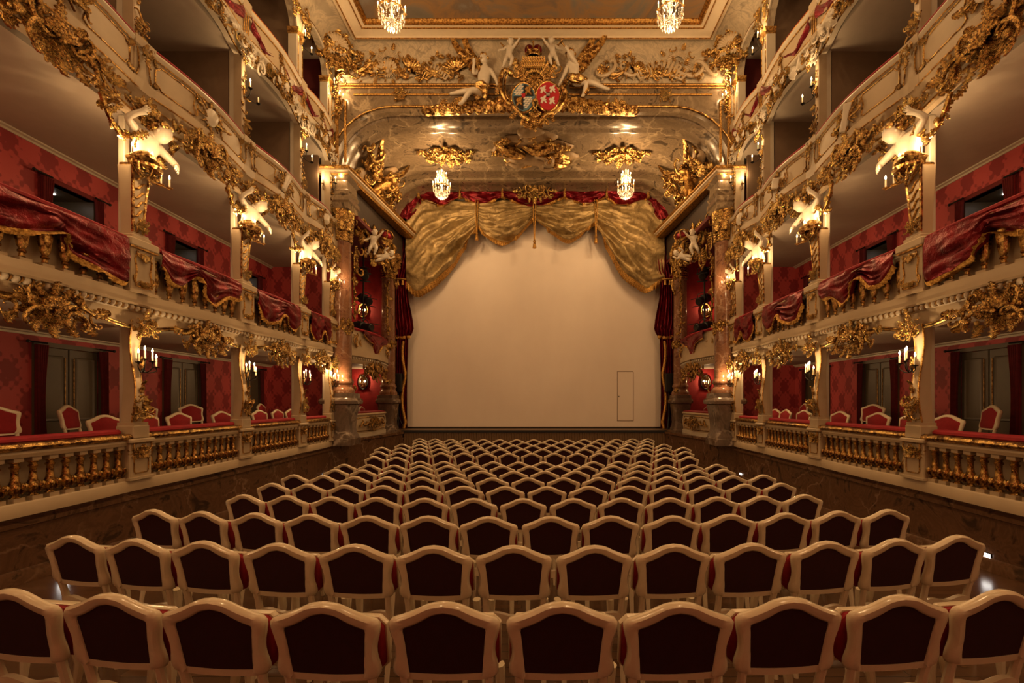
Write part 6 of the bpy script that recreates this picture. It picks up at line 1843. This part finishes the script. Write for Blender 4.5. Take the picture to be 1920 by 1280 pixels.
draped('stage_valance', 'gold swag left of the centre of the stage valance', 'curtain', (0, ZP, 0), 0, Qs([(580, 110), (700, 100), (820, 100), (962, 120)]), Qs([(580, 280), (640, 350), (740, 382), (840, 340), (962, 228)]), 2.65, .17, FOIL, nu=60, nv=48, fringe_w=.18, seed=2)
draped('stage_valance', 'gold swag right of the centre of the stage valance', 'curtain', (0, ZP, 0), 0, Qs([(966, 120), (1100, 100), (1250, 100), (1388, 110)]), Qs([(966, 228), (1040, 290), (1190, 380), (1290, 335), (1388, 255)]), 2.65, .17, FOIL, nu=60, nv=48, fringe_w=.18, seed=3)
draped('stage_valance', 'right gold swagged tail of the stage valance', 'curtain', (0, ZP, 0), 0, Qs([(1384, 110), (1500, 100), (1640, 95), (1760, 95), (1850, 200)]), Qs([(1388, 280), (1450, 390), (1560, 580), (1660, 670), (1745, 712), (1860, 640)]), 2.7, .20, FOIL, nu=70, nv=60, fringe_w=.26, seed=4)
sw = [('first', [(25, 235), (40, 150), (95, 75), (195, 25)], [(115, 245), (155, 195), (188, 145), (200, 98)]), ('second', [(185, 25), (320, 20), (470, 25)], [(190, 100), (330, 145), (470, 92)]), ('third', [(465, 25), (600, 25), (755, 25)], [(468, 95), (610, 135), (755, 92)]),
      ('fourth', [(750, 25), (960, 25), (1175, 25)], [(755, 95), (960, 158), (1175, 95)]), ('fifth', [(1170, 25), (1310, 25), (1460, 25)], [(1175, 95), (1320, 135), (1460, 92)]), ('sixth', [(1455, 25), (1600, 20), (1745, 25)], [(1460, 95), (1600, 145), (1745, 100)]),
      ('seventh', [(1735, 28), (1830, 72), (1885, 145), (1905, 235)], [(1730, 102), (1755, 150), (1785, 200), (1820, 245)])]
for k, (nm, top, bot) in enumerate(sw):
    draped('red_swag', 'crimson swag on the stage valance, %s from the left' % nm, 'drape', (0, ZP - .16, 0), 0, Qs(top), Qs(bot), 2.4, .10, SATIN, nu=36, nv=18, fringe=k in (1, 2, 3, 4, 5), fringe_w=.10, seed=20 + k)
for k, (zx, z0, z1) in enumerate(((575, 110, 340), (968, 110, 395), (1387, 110, 360))):
    t = thing('curtain_tassel', 'gold cord and tassel on the stage valance, %s' % ['left', 'centre', 'right'][k], 'tassel', (Q(zx, z0)[0], ZP - .27, 0))
    za, zb = Q(zx, z0)[1], Q(zx, z1)[1]
    for q in (-.05, .05):
        mb = MB(); mb.tube([(q, 0, za), (q * .6, -.02, (za + zb) / 2), (q * .2, 0, zb)], .018, 6); mb.obj('cord', FRINGE, t)
    mb = MB(); mb.M = Matrix.Translation((0, 0, zb)); mb.lathe([(.02, .05), (.05, .02), (.055, -.03), (.03, -.06), (.05, -.08), (.075, -.24), (.07, -.26), (.01, -.26)], 10); mb.obj('tassel_head', FRINGE, t)
for k, zx in enumerate((185, 465, 752, 1172, 1457, 1738)):
    p = Q(zx, 50)
    t = thing('curtain_tassel', 'gold cord knot between crimson swags, %s from the left' % ordinal(k + 1), 'tassel', (p[0], ZP - .42, p[1]))
    mb = MB(); mb.tube([(0, 0, .2), (.02, -.03, 0), (-.02, -.02, -.16)], .028, 6); mb.obj('cord', FRINGE, t)
    mb = MB(); mb.lathe([(.02, -.14), (.055, -.18), (.04, -.22), (.065, -.34), (.01, -.35)], 8); mb.obj('tassel_head', FRINGE, t)
# red side curtains in three gathered lengths
def side_curtain(s):
    t = thing('side_curtain', '%s crimson side curtain of the stage gathered in three lengths' % sidename(s), 'curtain', (0, 16.66, 0))
    cx = lambda px: (px if s < 0 else 2 * 1001.2 - px)
    segs = [([(755, 772, 430), (752, 776, 470), (744, 772, 505), (742, 764, 526)], 5), ([(742, 764, 526), (740, 768, 560), (738, 776, 600), (740, 778, 620), (744, 770, 632)], 6), ([(744, 768, 618), (742, 767, 680), (744, 766, 740), (746, 766, 802)], 5)]
    for k, (rows, nf) in enumerate(segs):
        zs_ = [r[2] for r in rows]
        def fn(a, b):
            y = zs_[0] + (zs_[-1] - zs_[0]) * b
            xl = interp([(r[2], r[0]) for r in rows], y); xr = interp([(r[2], r[1]) for r in rows], y)
            p = at(cx(xl + (xr - xl) * a), y, 16.66)
            return (p.x, -.10 - .07 * sin(a * nf * 2 * PI + 1.3 * sin(b * 3)) - .05 * k + .05, p.z)
        mb = MB(); mb.grid(fn, 50, 14, thick=(0, .02, 0)); mb.obj('cloth', SATIN, t, angle=80)
        if k == 1 or k == 2:
            mb = MB()
            if k == 1: pts = [Vector(fn(q / 16, 1.0)) + Vector((0, -.06, -.06 + .10 * abs(q / 16 - .5))) for q in range(17)]
            else: pts = [Vector(fn(.9, q / 16)) + Vector((s * .14 * abs(sin(q * .42)), -.12, 0)) for q in range(2, 17)]
            mb.tube(pts, [.055 + .012 * (q % 2) for q in range(len(pts))], 6); mb.obj('fringe', FRINGE, t)
        if k == 0:
            for q in (.3, .7):
                p = Vector(fn(q, 1.0)); mb = MB(); mb.M = Matrix.Translation(p + Vector((0, -.12, -.05))); mb.lathe([(.02, .06), (.05, .02), (.04, -.04), (.06, -.16), (.01, -.17)], 8); mb.obj('tassel', FRINGE, t)
            mb = MB(); p0, p1 = Vector(fn(0, 1.0)), Vector(fn(1, 1.0)); mb.tube([p0 + Vector((0, -.1, 0)), (p0 + p1) / 2 + Vector((0, -.16, .01)), p1 + Vector((0, -.1, 0))], .03, 6); mb.obj('tie', FRINGE, t)
    return t
for s in (-1, 1):
    side_curtain(s)
    p = at(747 if s < 0 else 1254, 716, 16.45)
    t = thing('loudspeaker', '%s black loudspeaker beside the stage curtain' % sidename(s), 'loudspeaker', (p.x, p.y, -1.06))
    mb = MB(); mb.cbox(-.17, .17, -.17, .17, p.z + 1.06 - .38, p.z + 1.06 + .32, .02); mb.obj('cabinet', BLACK, t)
    mb = MB(); mb.cbox(-.14, .14, -.185, -.16, p.z + 1.06 - .34, p.z + 1.06 + .28, .01); mb.obj('grille', IRON, t)
    mb = MB(); mb.tube([(0, 0, 0), (0, 0, p.z + .7)], .03, 8); mb.obj('stand_pole', BLACK, t)
    for k in range(3):
        a = 2 * PI * k / 3; mb = MB(); mb.tube([(0, 0, .5), (.22 * cos(a), .22 * sin(a), .02)], .018, 6); mb.obj('leg', BLACK, t)
    # leaf-shaded step lights in the marble
    for k, (y, z) in enumerate(((5.13, -1.80), (11.6, -1.93))):
        t = thing('step_light', '%s small white step light in the marble wall, %s from the camera' % (sidename(s), ordinal(k + 1)), 'lamp', wloc(s, y, z, .0), wrz(s))
        mb = MB(); mb.cbox(-.065, .065, -.012, .03, -.03, .03, .006); mb.obj('surround', IRON, t)
        mb = MB(); mb.box(-.055, .055, -.018, -.01, -.022, .022); mb.obj('diffuser', STRIP, t)
# ------------------------------------------------------------------ the rest of the candle ring behind the camera
for s in (-1, 1):
    for y in (3.7, 1.3, -1.2, -3.6):
        nm = {3.7: 'just outside the frame', 1.3: 'beside the camera', -1.2: 'behind the camera', -3.6: 'at the rear of the house'}[y]
        sconce('iron sconce on the %s lowest tier, %s' % (sidename(s), nm), wloc(s, y, .52, .08), wrz(s), [(-.11, .12, .01), (.03, .19, .03), (.12, .12, -.04)], 11)
        sconce('gilded sconce on the %s second tier, %s' % (sidename(s), nm), wloc(s, y, 3.20, .12), wrz(s), [(-.15, .12, .06), (-.02, .17, .05), (.2, .15, -.1)], 17, GOLDF)
        if y < 2: sconce('small sconce on the %s third tier, %s' % (sidename(s), nm), wloc(s, y, 5.88, .06), wrz(s), [(0.02, .10, .06), (.2, .13, -.10)], 9)
